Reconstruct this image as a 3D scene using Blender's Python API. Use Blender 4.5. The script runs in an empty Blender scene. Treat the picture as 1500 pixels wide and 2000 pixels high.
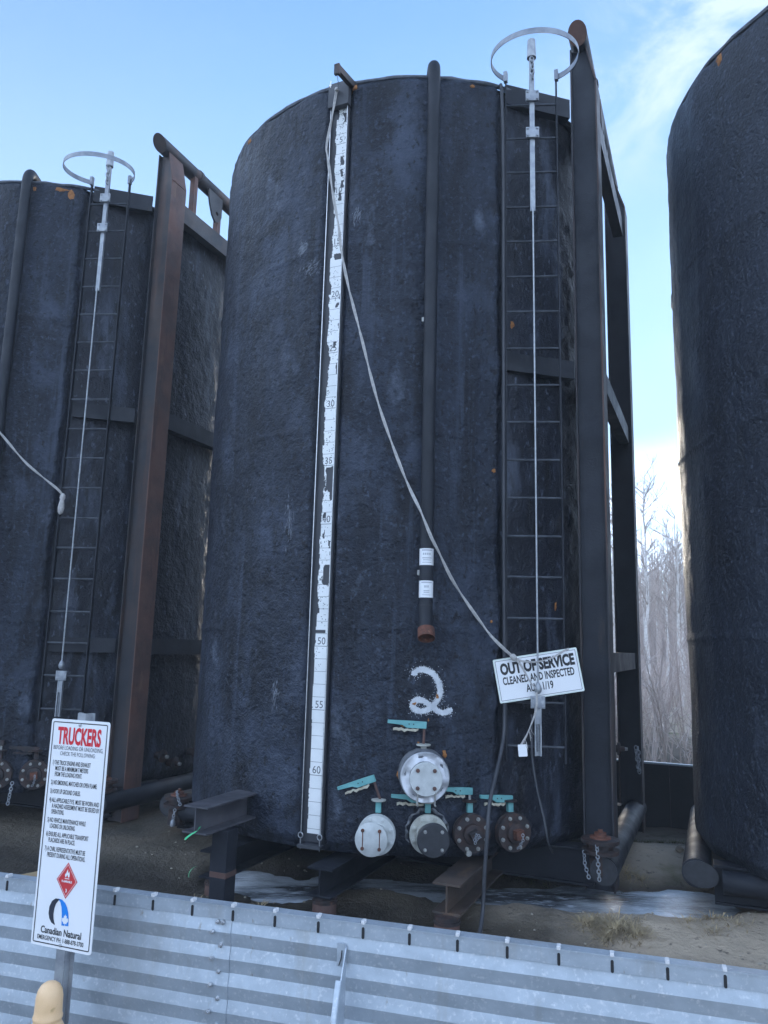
import bpy, bmesh, math, random
import numpy as np
from mathutils import Vector, Matrix

random.seed(7)
R = math.radians
SC = bpy.context.scene
COL = SC.collection

# ------------------------------------------------------------------ camera
cam_d = bpy.data.cameras.new("camera")
cam = bpy.data.objects.new("camera", cam_d)
COL.objects.link(cam)
cam_d.sensor_fit = 'VERTICAL'
cam_d.sensor_height = 36.0
cam_d.lens = 27.0
cam_d.clip_start = 0.05
cam_d.clip_end = 3000
_p, _r = R(9.863), -0.0261
_f = Vector((0, math.cos(_p), math.sin(_p)))
_rt = Vector((1, 0, 0))
_dn = _f.cross(_rt)
_c, _s = math.cos(_r), math.sin(_r)
_X = _c * _rt + _s * _dn
_D = -_s * _rt + _c * _dn
cam.matrix_world = Matrix((( _X.x, -_D.x, -_f.x, 0), (_X.y, -_D.y, -_f.y, 0),
                           (_X.z, -_D.z, -_f.z, 1.9), (0, 0, 0, 1)))
SC.camera = cam

# ------------------------------------------------------------------ sky, sun, exposure
SUN_AZ, SUN_EL = R(12), R(10)
world = bpy.data.worlds.new("World")
SC.world = world
world.use_nodes = True
nt = world.node_tree
nt.nodes.clear()
def wn(t, **k):
    n = nt.nodes.new(t)
    for a, b in k.items():
        setattr(n, a, b)
    return n
def wl(a, b):
    nt.links.new(a, b)
w_out = wn('ShaderNodeOutputWorld')
w_bg = wn('ShaderNodeBackground')
w_bg.inputs['Strength'].default_value = 0.10
w_sky = wn('ShaderNodeTexSky', sky_type='NISHITA')
w_sky.sun_disc = False
w_sky.sun_elevation = SUN_EL
w_sky.sun_rotation = SUN_AZ
w_sky.air_density = 1.0
w_sky.dust_density = 0.0
w_sky.ozone_density = 4.6
w_tc = wn('ShaderNodeTexCoord')
w_sep = wn('ShaderNodeSeparateXYZ')
wl(w_tc.outputs['Generated'], w_sep.inputs[0])
def wmath(op, a, b=None, c=None):
    n = wn('ShaderNodeMath', operation=op)
    for i, v in enumerate((a, b, c)):
        if v is None:
            continue
        if isinstance(v, (int, float)):
            n.inputs[i].default_value = v
        else:
            wl(v, n.inputs[i])
    return n.outputs[0]
FILL_CLOUD_OFF = (13.0, 6.9, 0)  # places the added bright cloud mostly outside the view
# bright clouds added to raise the ambient light, on a flat layer: direction / height
zz = wmath('ADD', wmath('MAXIMUM', w_sep.outputs['Z'], 0.0), 0.12)
cu = wmath('DIVIDE', w_sep.outputs['X'], zz)
cv = wmath('DIVIDE', w_sep.outputs['Y'], zz)
w_cmb = wn('ShaderNodeCombineXYZ')
wl(cu, w_cmb.inputs[0]); wl(cv, w_cmb.inputs[1])
def wnoise(scale, detail, off, rough=0.55, dist=0.0, sc=(1, 1, 1), rot=0.0):
    m = wn('ShaderNodeMapping')
    m.inputs['Location'].default_value = off
    m.inputs['Scale'].default_value = sc
    m.inputs['Rotation'].default_value = (0, 0, rot)
    wl(w_cmb.outputs[0], m.inputs[0])
    n = wn('ShaderNodeTexNoise')
    n.inputs['Scale'].default_value = scale
    n.inputs['Detail'].default_value = detail
    n.inputs['Roughness'].default_value = rough
    n.inputs['Distortion'].default_value = dist
    wl(m.outputs[0], n.inputs['Vector'])
    return n.outputs[0]
def wmap(v, a, b, c=0.0, d=1.0):
    n = wn('ShaderNodeMapRange')
    n.interpolation_type = 'SMOOTHSTEP'
    wl(v, n.inputs[0])
    for i, x in enumerate((a, b, c, d)):
        n.inputs[i + 1].default_value = x
    return n.outputs[0]
big = wmap(wnoise(0.42, 2, FILL_CLOUD_OFF), 0.40, 0.54)
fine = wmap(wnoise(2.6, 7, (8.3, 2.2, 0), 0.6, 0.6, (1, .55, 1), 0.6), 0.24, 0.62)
fill_clouds = wmath('MULTIPLY', wmath('MULTIPLY', big, fine), 0.9)
# the drifting wisp of steam upper right
du = wmath('SUBTRACT', cu, 0.53); dv = wmath('SUBTRACT', cv, 0.80)
ru = wmath('ADD', wmath('MULTIPLY', du, 0.85), wmath('MULTIPLY', dv, 0.53))
rv = wmath('SUBTRACT', wmath('MULTIPLY', dv, 0.85), wmath('MULTIPLY', du, 0.53))
d2 = wmath('ADD', wmath('POWER', wmath('DIVIDE', ru, 0.15), 2.0), wmath('POWER', wmath('DIVIDE', rv, 0.40), 2.0))
wm = wmath('EXPONENT', wmath('MULTIPLY', d2, -1.0))
wisp = wmath('MULTIPLY', wmath('MULTIPLY', wm, 1.0), wmap(wnoise(5.5, 7, (1.3, 4.1, 0), 0.62, 0.8), 0.34, 0.68))
low = wmath('MULTIPLY', wmap(w_sep.outputs['Z'], 1.0, 0.0), wmap(wnoise(0.9, 5, (5.3, .6, 0), 0.6), 0.20, 0.62, .75, 1.0))
thin = wmath('MINIMUM', wmath('ADD', wisp, wmath('MULTIPLY', low, 0.86)), 0.95)
w_mix = wn('ShaderNodeMix', data_type='RGBA')
wl(thin, w_mix.inputs[0])
wl(w_sky.outputs[0], w_mix.inputs[6])
w_mix.inputs[7].default_value = (1.95, 2.4, 2.9, 1)
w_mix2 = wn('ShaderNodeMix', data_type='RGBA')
wl(fill_clouds, w_mix2.inputs[0])
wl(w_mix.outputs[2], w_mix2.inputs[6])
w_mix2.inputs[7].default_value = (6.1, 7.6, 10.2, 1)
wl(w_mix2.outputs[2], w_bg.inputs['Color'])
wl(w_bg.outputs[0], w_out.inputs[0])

sun_d = bpy.data.lights.new("sun", 'SUN')
sun_d.energy = 0.5      # veiled low sun behind thin cloud and the woods
sun_d.angle = R(12)
sun_d.color = (1.0, 0.90, 0.76)
sun = bpy.data.objects.new("sun", sun_d)
COL.objects.link(sun)
_sd = Vector((math.sin(SUN_AZ) * math.cos(SUN_EL), math.cos(SUN_AZ) * math.cos(SUN_EL), math.sin(SUN_EL)))
sun.rotation_euler = _sd.to_track_quat('Z', 'Y').to_euler()
sun.location = (6, 40, 12)

SC.view_settings.view_transform = 'Standard'
SC.view_settings.look = 'None'
SC.view_settings.exposure = 2.15
SC.view_settings.gamma = 1.0
SC.view_settings.use_curve_mapping = False
SC.cycles.max_bounces = 6
SC.cycles.use_denoising = True

# ------------------------------------------------------------------ materials
MATS = {}
def mat(name, c1, c2=None, scale=4.0, lo=.4, hi=.6, rough=(.6, .6), metal=0.0, bumps=(), stretch=(1, 1, 1),
        layers=(), spec=0.5, detail=6):
    """procedural Principled material: two-tone noise, further noise layers (colour, scale, lo, hi, stretch), bumps (scale, distance)"""
    m = bpy.data.materials.new(name)
    m.use_nodes = True
    t = m.node_tree
    b = t.nodes['Principled BSDF']
    N = t.nodes.new
    L = t.links.new
    tc = N('ShaderNodeTexCoord')
    oi = N('ShaderNodeObjectInfo')
    off = N('ShaderNodeVectorMath'); off.operation = 'MULTIPLY_ADD'
    cmb = N('ShaderNodeCombineXYZ')
    for i in range(3):
        L(oi.outputs['Random'], cmb.inputs[i])
    L(cmb.outputs[0], off.inputs[0])
    off.inputs[1].default_value = (37, 53, 29)
    L(tc.outputs['Object'], off.inputs[2])
    def noise(sc, st=(1, 1, 1), det=detail, ro=.6, seed=0.0):
        mp = N('ShaderNodeMapping')
        mp.inputs['Scale'].default_value = st
        mp.inputs['Location'].default_value = (seed, seed * 1.7, seed * .3)
        L(off.outputs[0], mp.inputs[0])
        n = N('ShaderNodeTexNoise')
        n.inputs['Scale'].default_value = sc
        n.inputs['Detail'].default_value = det
        n.inputs['Roughness'].default_value = ro
        L(mp.outputs[0], n.inputs['Vector'])
        return n.outputs[0]
    def rng(v, a, c, d=0., e=1.):
        r = N('ShaderNodeMapRange')
        L(v, r.inputs[0])
        for i, x in enumerate((a, c, d, e)):
            r.inputs[i + 1].default_value = x
        return r.outputs[0]
    col = None
    fac = rng(noise(scale, stretch), lo, hi)
    if c2 is not None:
        mx = N('ShaderNodeMix'); mx.data_type = 'RGBA'
        L(fac, mx.inputs[0])
        mx.inputs[6].default_value = (*c1, 1); mx.inputs[7].default_value = (*c2, 1)
        col = mx.outputs[2]
    for k, (c, sc, a, d, st) in enumerate(layers):
        mx = N('ShaderNodeMix'); mx.data_type = 'RGBA'
        L(rng(noise(sc, st, seed=3.3 * (k + 1)), a, d), mx.inputs[0])
        if col is None:
            mx.inputs[6].default_value = (*c1, 1)
        else:
            L(col, mx.inputs[6])
        mx.inputs[7].default_value = (*c, 1)
        col = mx.outputs[2]
    if col is None:
        b.inputs['Base Color'].default_value = (*c1, 1)
    else:
        L(col, b.inputs['Base Color'])
    b.inputs['Metallic'].default_value = metal
    b.inputs['Specular IOR Level'].default_value = spec
    if rough[0] == rough[1]:
        b.inputs['Roughness'].default_value = rough[0]
    else:
        L(rng(noise(scale * 1.7, stretch, seed=9.1), .3, .7, rough[0], rough[1]), b.inputs['Roughness'])
    prev = None
    for k, (sc, dist) in enumerate(bumps):
        bp = N('ShaderNodeBump')
        bp.inputs['Strength'].default_value = 1.0
        bp.inputs['Distance'].default_value = dist
        L(noise(sc, seed=1.9 * k + .5, det=4), bp.inputs['Height'])
        if prev is not None:
            L(prev, bp.inputs['Normal'])
        prev = bp.outputs[0]
    if prev is not None:
        L(prev, b.inputs['Normal'])
    MATS[name] = m
    return m

V = (1, 1, .12)      # vertical streaks
mat('coating', (.0095, .0135, .023), (.020, .027, .043), 1.3, .36, .66, (.44, .62), bumps=((70, .008), (28, .018), (11, .026), (3.5, .03)), spec=.30,
    layers=(((.005, .007, .012), 5.0, .46, .64, (1, 1, .14)),
            ((.044, .057, .087), 2.1, .50, .70, (1, 1, .6)),
            ((.006, .008, .014), 3.4, .54, .68, (1, 1, .8)),
            ((.004, .005, .008), 19, .57, .66, (1, 1, .7)),
            ((.046, .058, .086), 26, .56, .70, (1, 1, .8)),
            ((.040, .051, .076), 7, .57, .72, (1.4, 1.4, .07)),
            ((.095, .115, .155), 2.9, .63, .76, (1, 1, .6))))
mat('tarred_steel', (.005, .007, .013), (.011, .014, .023), 2.0, .36, .66, (.36, .55), bumps=((60, .006), (24, .012), (9, .016)), spec=.32,
    layers=(((.055, .067, .094), 3.2, .55, .70, (1, 1, .30)), ((.003, .004, .006), 9, .55, .68, (1, 1, .3)), ((.075, .090, .12), 22, .60, .70, (1, 1, .5))))
mat('coating_coarse', (.009, .0125, .021), (.018, .024, .038), 1.1, .38, .66, (.34, .50), bumps=((38, .020), (80, .008), (14, .016), (3.5, .03)), spec=.38,
    layers=(((.005, .007, .012), 5.0, .52, .70, (1, 1, .22)), ((.062, .076, .105), 32, .56, .68, (1, 1, 1)),
            ((.045, .056, .08), 1.8, .58, .78, (1, 1, .6))))
mat('rim_coat', (.060, .068, .085), (.12, .135, .16), 9, .4, .6, (.6, .75), bumps=((40, .01),))
mat('black_steel', (.009, .0115, .017), (.018, .021, .029), 3, .4, .65, (.45, .68), bumps=((60, .002),), spec=.3,
    layers=(((.05, .035, .028), 6, .64, .78, (1, 1, .15)), ((.06, .066, .078), 5, .68, .8, (1, 1, .4))))
mat('rust_beam', (.075, .052, .040), (.032, .028, .027), 3, .4, .62, (.6, .8), bumps=((50, .002),), layers=(((.15, .085, .05), 6, .60, .74, (1, .3, 1)),))
mat('painted_sheen_steel', (.045, .046, .055), (.085, .083, .095), 4, .4, .6, (.45, .6), layers=(((.11, .07, .05), 9, .60, .74, (1, .4, 1)),))  # lighter base colour stands in for sky sheen, with rust over it
mat('frosted_steel', (.028, .033, .042), (.060, .068, .082), 9, .4, .6, (.5, .65))
mat('worn_steel', (.022, .023, .028), (.052, .036, .030), 2.2, .42, .62, (.5, .75), bumps=((50, .002),),
    layers=(((.105, .048, .030), 3.5, .55, .72, (1, 1, .1)), ((.020, .022, .028), 2.1, .5, .7, (1, 1, .1))))
mat('rusty_steel', (.135, .068, .052), (.085, .050, .043), 3, .4, .6, (.6, .85), bumps=((55, .003),),
    layers=(((.028, .026, .028), 4, .58, .76, (1, 1, .15)), ((.20, .115, .075), 7, .62, .78, (1, 1, .3))))
mat('rust', (.145, .050, .028), (.075, .030, .020), 18, .4, .6, (.7, .9), bumps=((120, .002),), layers=(((.26, .12, .06), 30, .6, .75, (1, 1, 1)),))
mat('dark_rust', (.045, .026, .022), (.020, .018, .020), 14, .4, .6, (.55, .8), bumps=((120, .002),), layers=(((.11, .05, .03), 22, .6, .75, (1, 1, 1)),))
mat('galvanized', (.46, .515, .57), (.385, .435, .485), 9, .35, .65, (.42, .55), metal=.5, bumps=((14, .0008), (2.2, .012)),
    layers=(((.58, .61, .64), 60, .55, .7, (1, 1, 1)), ((.33, .34, .345), 2.2, .60, .8, (1, 1, .3)), ((.30, .28, .25), 34, .66, .76, (1, 1, .4)), ((.34, .34, .33), 5, .60, .78, (1, 1, .12))))
mat('galvanized_dull', (.36, .38, .40), (.26, .28, .31), 12, .4, .6, (.5, .65), metal=.55, layers=(((.50, .52, .54), 25, .6, .75, (1, 1, .3)),))
mat('galvanized_tube', (.18, .20, .235), (.26, .28, .31), 9, .4, .6, (.45, .6), metal=.4, layers=(((.18, .19, .21), 6, .6, .8, (1, 1, .2)),))
mat('bright_zinc', (.62, .63, .64), (.45, .46, .48), 40, .4, .6, (.3, .45), metal=.8)
mat('bolt_metal', (.40, .40, .37), (.26, .26, .25), 40, .4, .6, (.45, .6), metal=.35)
mat('white_valve', (.52, .54, .53), (.42, .44, .43), 14, .4, .65, (.45, .6), layers=(((.26, .17, .10), 16, .66, .78, (1, 1, .4)),))
mat('cream_valve', (.44, .45, .41), (.33, .33, .29), 14, .4, .6, (.5, .65), layers=(((.16, .095, .055), 12, .56, .72, (1, 1, .5)),))
mat('turquoise', (.11, .32, .325), (.15, .38, .375), 12, .4, .6, (.45, .6), layers=(((.20, .13, .08), 22, .62, .74, (1, 1, 1)),))
mat('cream_paint', (.50, .48, .38), (.36, .32, .24), 20, .4, .6, (.5, .7), layers=(((.17, .09, .05), 26, .58, .72, (1, 1, 1)),))
mat('black_cap', (.022, .024, .028), (.032, .034, .04), 20, .4, .6, (.5, .6), bumps=((80, .001),))
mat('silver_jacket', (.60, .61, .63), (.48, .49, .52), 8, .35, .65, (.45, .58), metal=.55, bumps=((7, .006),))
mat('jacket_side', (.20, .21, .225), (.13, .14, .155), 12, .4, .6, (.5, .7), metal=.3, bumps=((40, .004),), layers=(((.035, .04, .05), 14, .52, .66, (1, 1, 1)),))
mat('sign_white', (.80, .80, .81), (.76, .77, .78), 3, .3, .7, (.32, .4), spec=.4)
mat('print_black', (.025, .027, .03), rough=(.5, .5), spec=.3)
mat('print_grey', (.10, .105, .115), rough=(.5, .5), spec=.3)
mat('print_pale', (.34, .35, .38), rough=(.5, .5), spec=.3)
mat('print_red', (.62, .030, .045), rough=(.45, .45), spec=.3)
mat('placard_red', (.55, .045, .050), (.58, .06, .06), 6, .4, .6, (.45, .45), spec=.3)
mat('print_blue', (.020, .22, .66), rough=(.45, .45), spec=.3)
mat('print_navy', (.035, .04, .055), rough=(.45, .45), spec=.3)
mat('sign_edge', (.62, .70, .62), (.70, .76, .70), 6, .4, .6, (.4, .5))
mat('gauge_white', (.80, .81, .80), (.70, .72, .71), 3, .4, .65, (.45, .55), layers=(((.40, .42, .41), 14, .64, .78, (1, 1, .5)),))
mat('gauge_channel', (.040, .044, .052), (.058, .060, .068), 3, .4, .6, (.5, .65), layers=(((.08, .055, .045), 7, .62, .8, (1, 1, .1)),))
mat('rope_fibre', (.50, .48, .46), (.37, .36, .35), 40, .4, .6, (.8, .9), bumps=((300, .002),))
mat('thin_cable', (.30, .32, .34), (.40, .42, .44), 30, .4, .6, (.4, .5), metal=.5)
mat('black_rubber', (.030, .033, .040), (.045, .048, .056), 5, .4, .6, (.5, .65))
mat('yellow_plastic', (.82, .54, .30), (.72, .46, .24), 8, .35, .7, (.42, .55), bumps=((60, .001),), layers=(((.42, .27, .11), 26, .64, .78, (1, 1, 1)),))
mat('foam_orange', (.36, .155, .045), (.25, .10, .03), 30, .4, .6, (.8, .95), bumps=((90, .01),))
mat('white_spray', (.56, .58, .60), (.42, .44, .47), 12, .4, .6, (.7, .8))
mat('scuff_chalk', (.17, .19, .22), (.12, .135, .16), 20, .4, .6, (.8, .9))
mat('wood', (.36, .27, .15), (.28, .20, .11), 3, .4, .6, (.7, .8), stretch=(1, 8, 8), bumps=((60, .002),))
mat('stone', (.34, .27, .18), (.24, .19, .14), 12, .4, .6, (.8, .9), bumps=((60, .006),))
mat('pale_stone', (.42, .38, .31), (.30, .27, .22), 12, .4, .6, (.8, .9), bumps=((60, .006),))
mat('green_tape', (.03, .42, .16), (.05, .50, .22), 20, .4, .6, (.4, .5))
mat('ground_dirt', (.47, .38, .28), (.33, .275, .205), 1.1, .38, .64, (.75, .95), bumps=((9, .03), (35, .014), (120, .006)),
    layers=(((.17, .15, .125), 0.9, .55, .72, (1, 1, 1)), ((.19, .18, .085), 1.6, .58, .70, (1, 1, 1)),
            ((.40, .35, .28), 5.5, .62, .76, (1, 1, 1)), ((.09, .075, .06), 14, .60, .72, (1, 1, 1))))
_g = MATS['ground_dirt'].node_tree
_b = _g.nodes['Principled BSDF']; _old = _b.inputs['Base Color'].links[0].from_socket
_tc = _g.nodes.new('ShaderNodeTexCoord'); _sp = _g.nodes.new('ShaderNodeSeparateXYZ'); _mr = _g.nodes.new('ShaderNodeMapRange'); _mx = _g.nodes.new('ShaderNodeMix')
_mx.data_type = 'RGBA'; _mx.blend_type = 'MULTIPLY'
_g.links.new(_tc.outputs['Object'], _sp.inputs[0]); _g.links.new(_sp.outputs['Z'], _mr.inputs[0])
for _i, _v in enumerate((-.005, -.075, 0.0, 1.0)):
    _mr.inputs[_i + 1].default_value = _v
_g.links.new(_mr.outputs[0], _mx.inputs[0]); _g.links.new(_old, _mx.inputs[6]); _mx.inputs[7].default_value = (.30, .29, .28, 1)   # soaked mud in the hollows
_n2 = _g.nodes.new('ShaderNodeTexNoise'); _n2.inputs['Scale'].default_value = 1.1; _n2.inputs['Detail'].default_value = 6
_g.links.new(_tc.outputs['Object'], _n2.inputs['Vector'])
_ad = _g.nodes.new('ShaderNodeMath'); _ad.operation = 'MULTIPLY_ADD'; _ad.inputs[1].default_value = 2.4
_g.links.new(_n2.outputs[0], _ad.inputs[0]); _g.links.new(_sp.outputs['X'], _ad.inputs[2])
_m2 = _g.nodes.new('ShaderNodeMapRange'); _g.links.new(_ad.outputs[0], _m2.inputs[0])
for _i, _v in enumerate((2.65, 1.75, 0.0, 1.0)):
    _m2.inputs[_i + 1].default_value = _v
_vd = _g.nodes.new('ShaderNodeVectorMath'); _vd.operation = 'DISTANCE'; _vd.inputs[1].default_value = (.28, 8.27, 0)  # dark circle under the middle tank: damp soil with shade painted in
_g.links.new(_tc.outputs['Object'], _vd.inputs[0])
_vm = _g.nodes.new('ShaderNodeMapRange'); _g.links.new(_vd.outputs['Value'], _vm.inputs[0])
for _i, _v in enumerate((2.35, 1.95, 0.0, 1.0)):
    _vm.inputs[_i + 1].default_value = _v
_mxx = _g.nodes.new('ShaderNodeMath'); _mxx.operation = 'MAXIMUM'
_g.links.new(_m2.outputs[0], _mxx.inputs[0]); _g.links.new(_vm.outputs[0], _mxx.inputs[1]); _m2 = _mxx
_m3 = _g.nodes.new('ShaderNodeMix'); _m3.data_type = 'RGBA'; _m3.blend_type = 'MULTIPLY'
_g.links.new(_m2.outputs[0], _m3.inputs[0]); _g.links.new(_mx.outputs[2], _m3.inputs[6]); _m3.inputs[7].default_value = (.27, .275, .27, 1)   # damp oily soil left, dry sand right, painted shade under the middle tank
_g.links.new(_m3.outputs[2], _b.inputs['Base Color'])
_m4 = _g.nodes.new('ShaderNodeMapRange'); _g.links.new(_m2.outputs[0], _m4.inputs[0]); _m4.inputs[3].default_value = .9; _m4.inputs[4].default_value = .55
_g.links.new(_m4.outputs[0], _b.inputs['Roughness'])
mat('ice', (.62, .68, .74), (.06, .07, .08), 2.6, .44, .62, (.10, .30), bumps=((16, .006), (55, .003)), stretch=(.35, 1, 1), spec=.6,
    layers=(((.70, .77, .85), 26, .54, .70, (.3, 1.2, 1)),))
mat('dry_grass', (.44, .345, .205), (.26, .20, .12), 8, .4, .6, (.8, .9))
mat('moss', (.070, .075, .028), (.115, .105, .045), 12, .4, .6, (.85, .95))
mat('birch_bark', (.70, .66, .62), (.58, .54, .50), 3, .4, .6, (.7, .85), stretch=(1, 1, 4), layers=(((.05, .045, .042), 5, .64, .70, (.6, .6, 5)),))
mat('twig', (.36, .29, .25), (.46, .39, .34), 2, .4, .6, (.8, .9))
mat('brush', (.46, .36, .31), (.58, .49, .44), .6, .4, .6, (.8, .9))
mat('dark_liner', (.012, .014, .018), (.020, .022, .026), 2, .4, .6, (.5, .7), bumps=((8, .01),))
mat('dark_slot', (.014, .015, .018), rough=(.6, .6))
mat('clip_pale', (.62, .62, .62), rough=(.5, .5))

# ------------------------------------------------------------------ mesh helpers
class MB:
    """collects shapes; build() links them as ONE mesh object"""
    def __init__(s, xf=None):
        s.v, s.f, s.sm, s.xf = [], [], [], xf
    def add(s, vs, fs, smooth=False):
        n = len(s.v)
        if s.xf is not None:
            vs = [s.xf @ Vector(p) for p in vs]
        s.v += [tuple(p) for p in vs]
        s.f += [tuple(i + n for i in q) for q in fs]
        s.sm += [smooth] * len(fs)
        return s
    def box(s, a, b):
        (x0, y0, z0), (x1, y1, z1) = a, b
        return s.add([(x0, y0, z0), (x1, y0, z0), (x1, y1, z0), (x0, y1, z0), (x0, y0, z1), (x1, y0, z1), (x1, y1, z1), (x0, y1, z1)],
                     [(0, 3, 2, 1), (4, 5, 6, 7), (0, 1, 5, 4), (1, 2, 6, 5), (2, 3, 7, 6), (3, 0, 4, 7)])
    def bar(s, p0, p1, side, w, h):
        """box along p0-p1; w across along 'side', h along the third direction"""
        p0, p1 = Vector(p0), Vector(p1)
        d = (p1 - p0).normalized()
        u = Vector(side); u = (u - d * u.dot(d)).normalized()
        n = d.cross(u)
        u, n = u * w / 2, n * h / 2
        vs = [p + a * u + b * n for p in (p0, p1) for a, b in ((-1, -1), (1, -1), (1, 1), (-1, 1))]
        return s.add(vs, [(0, 3, 2, 1), (4, 5, 6, 7), (0, 1, 5, 4), (1, 2, 6, 5), (2, 3, 7, 6), (3, 0, 4, 7)])
    def tube(s, path, r, n=10, cap=True, closed=False):
        P = [Vector(p) for p in path]
        m = len(P)
        rs = r if isinstance(r, (list, tuple)) else [r] * m
        t0 = (P[1] - P[0]).normalized()
        u = t0.orthogonal().normalized()
        vs, fs = [], []
        for i in range(m):
            if closed:
                t = (P[(i + 1) % m] - P[i - 1]).normalized()
            else:
                t = (P[min(i + 1, m - 1)] - P[max(i - 1, 0)]).normalized()
            u = (u - t * u.dot(t)).normalized()
            w = t.cross(u)
            for k in range(n):
                a = 2 * math.pi * k / n
                vs.append(P[i] + (u * math.cos(a) + w * math.sin(a)) * rs[i])
        for i in range(m if closed else m - 1):
            j = (i + 1) % m
            for k in range(n):
                k2 = (k + 1) % n
                fs.append((i * n + k, i * n + k2, j * n + k2, j * n + k))
        s.add(vs, fs, True)
        if cap and not closed:
            s.add(vs[:n], [tuple(range(n))[::-1]]); s.add(vs[-n:], [tuple(range(n))])
        return s
    def lathe(s, prof, o=(0, 0, 0), ax=(0, 0, 1), n=24, smooth=True):
        """profile of (radius, height) turned about ax through o"""
        o, ax = Vector(o), Vector(ax).normalized()
        u = ax.orthogonal().normalized(); w = ax.cross(u)
        vs, fs = [], []
        for (r, h) in prof:
            for k in range(n):
                a = 2 * math.pi * k / n
                vs.append(o + ax * h + (u * math.cos(a) + w * math.sin(a)) * r)
        for i in range(len(prof) - 1):
            for k in range(n):
                k2 = (k + 1) % n
                fs.append((i * n + k, i * n + k2, (i + 1) * n + k2, (i + 1) * n + k))
        fs.append(tuple(range(n))[::-1]); fs.append(tuple(range((len(prof) - 1) * n, len(prof) * n)))
        return s.add(vs, fs, smooth)
    def disc(s, o, ax, r, h, n=20):
        return s.lathe([(r, 0), (r, h)], o, ax, n)
    def prism(s, pts, o, ux, uy, depth):
        """flat outline (2D points) at o spanned by ux, uy, given thickness along 'depth'"""
        o, ux, uy, d = Vector(o), Vector(ux), Vector(uy), Vector(depth)
        a = [o + ux * x + uy * y for x, y in pts]
        b = [p + d for p in a]
        n = len(pts)
        return s.add(a + b, [tuple(range(n))[::-1], tuple(range(n, 2 * n))] + [(i, (i + 1) % n, n + (i + 1) % n, n + i) for i in range(n)])
    def ibeam(s, p0, p1, up, h, w, tf=.014, tw=.012):
        p0, p1, up = Vector(p0), Vector(p1), Vector(up).normalized()
        side = (p1 - p0).cross(up).normalized()
        for k in (-1, 1):
            o = up * k * (h / 2 - tf / 2)
            s.bar(p0 + o, p1 + o, side, w, tf)
        return s.bar(p0, p1, side, tw, h - 2 * tf)
    def channel(s, p0, p1, out, h, d=.06, t=.012):
        """C-section, flat web facing 'out', height h upright"""
        p0, p1, out = Vector(p0), Vector(p1), Vector(out).normalized()
        up = Vector((0, 0, 1))
        s.bar(p0 - out * t / 2, p1 - out * t / 2, out, t, h)
        for k in (-1, 1):
            o = up * k * (h / 2 - t / 2) - out * (t + d / 2)
            s.bar(p0 + o, p1 + o, out, d, t)
        return s
    def chain(s, path, L=.034, r=.0042, wd=.011):
        P = [Vector(p) for p in path]
        cum = [0]
        for a, b in zip(P, P[1:]):
            cum.append(cum[-1] + (b - a).length)
        d, k = L * .5, 0
        while d < cum[-1]:
            i = max(j for j in range(len(P) - 1) if cum[j] <= d)
            t = (P[i + 1] - P[i]).normalized()
            c = P[i] + t * (d - cum[i])
            u = t.orthogonal().normalized(); w = t.cross(u)
            u = (u * math.cos(k * 1.4) + w * math.sin(k * 1.4))
            hl = L * .42
            ring = [c + t * a * hl + u * b * wd for a, b in ((-1, -.4), (-.5, -1), (.5, -1), (1, -.4), (1, .4), (.5, 1), (-.5, 1), (-1, .4))]
            s.tube(ring, r, 5, closed=True)
            d += L * .72; k += 1
        return s
    def mesh(s, name, mats, bevel=0):
        me = bpy.data.meshes.new(name)
        me.from_pydata(s.v, [], s.f)
        me.polygons.foreach_set('use_smooth', s.sm)
        for m in (mats if isinstance(mats, (list, tuple)) else [mats]):
            me.materials.append(MATS[m] if isinstance(m, str) else m)
        me.update()
        if bevel:
            bm = bmesh.new(); bm.from_mesh(me)
            ed = [e for e in bm.edges if len(e.link_faces) == 2 and e.calc_face_angle(0) > .9]
            bmesh.ops.bevel(bm, geom=ed, offset=bevel, segments=2, affect='EDGES', profile=.6, clamp_overlap=True)
            bm.to_mesh(me); bm.free()
        if any(s.sm):
            me.set_sharp_from_angle(angle=R(42))
        return me
    def build(s, name, mats, parent=None, bevel=0, **props):
        return link(name, s.mesh(name, mats, bevel), parent, **props)

def link(name, me, parent=None, **props):
    o = bpy.data.objects.new(name, me)
    COL.objects.link(o)
    if parent is not None:
        o.parent = parent
    for k, v in props.items():
        o[k] = v
    return o

def tag(o, label, category, group=None, kind=None):
    o['label'] = label; o['category'] = category
    if group: o['group'] = group
    if kind: o['kind'] = kind
    return o

def thing(name, label, category, loc=(0, 0, 0), rz=0.0, group=None):
    o = bpy.data.objects.new(name, None)
    o.empty_display_size = .1
    COL.objects.link(o)
    o.location = loc; o.rotation_euler = (0, 0, rz)
    return tag(o, label, category, group)

def smooth_path(pts, per=6):
    P = [Vector(p) for p in pts]
    Q = [P[0] * 2 - P[1]] + P + [P[-1] * 2 - P[-2]]
    out = []
    for i in range(1, len(Q) - 2):
        for k in range(per):
            t = k / per
            a, b, c, d = Q[i - 1:i + 3]
            out.append(.5 * ((2 * b) + (c - a) * t + (2 * a - 5 * b + 4 * c - d) * t * t + (3 * b - a - 3 * c + d) * t ** 3))
    out.append(P[-1])
    return out

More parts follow.
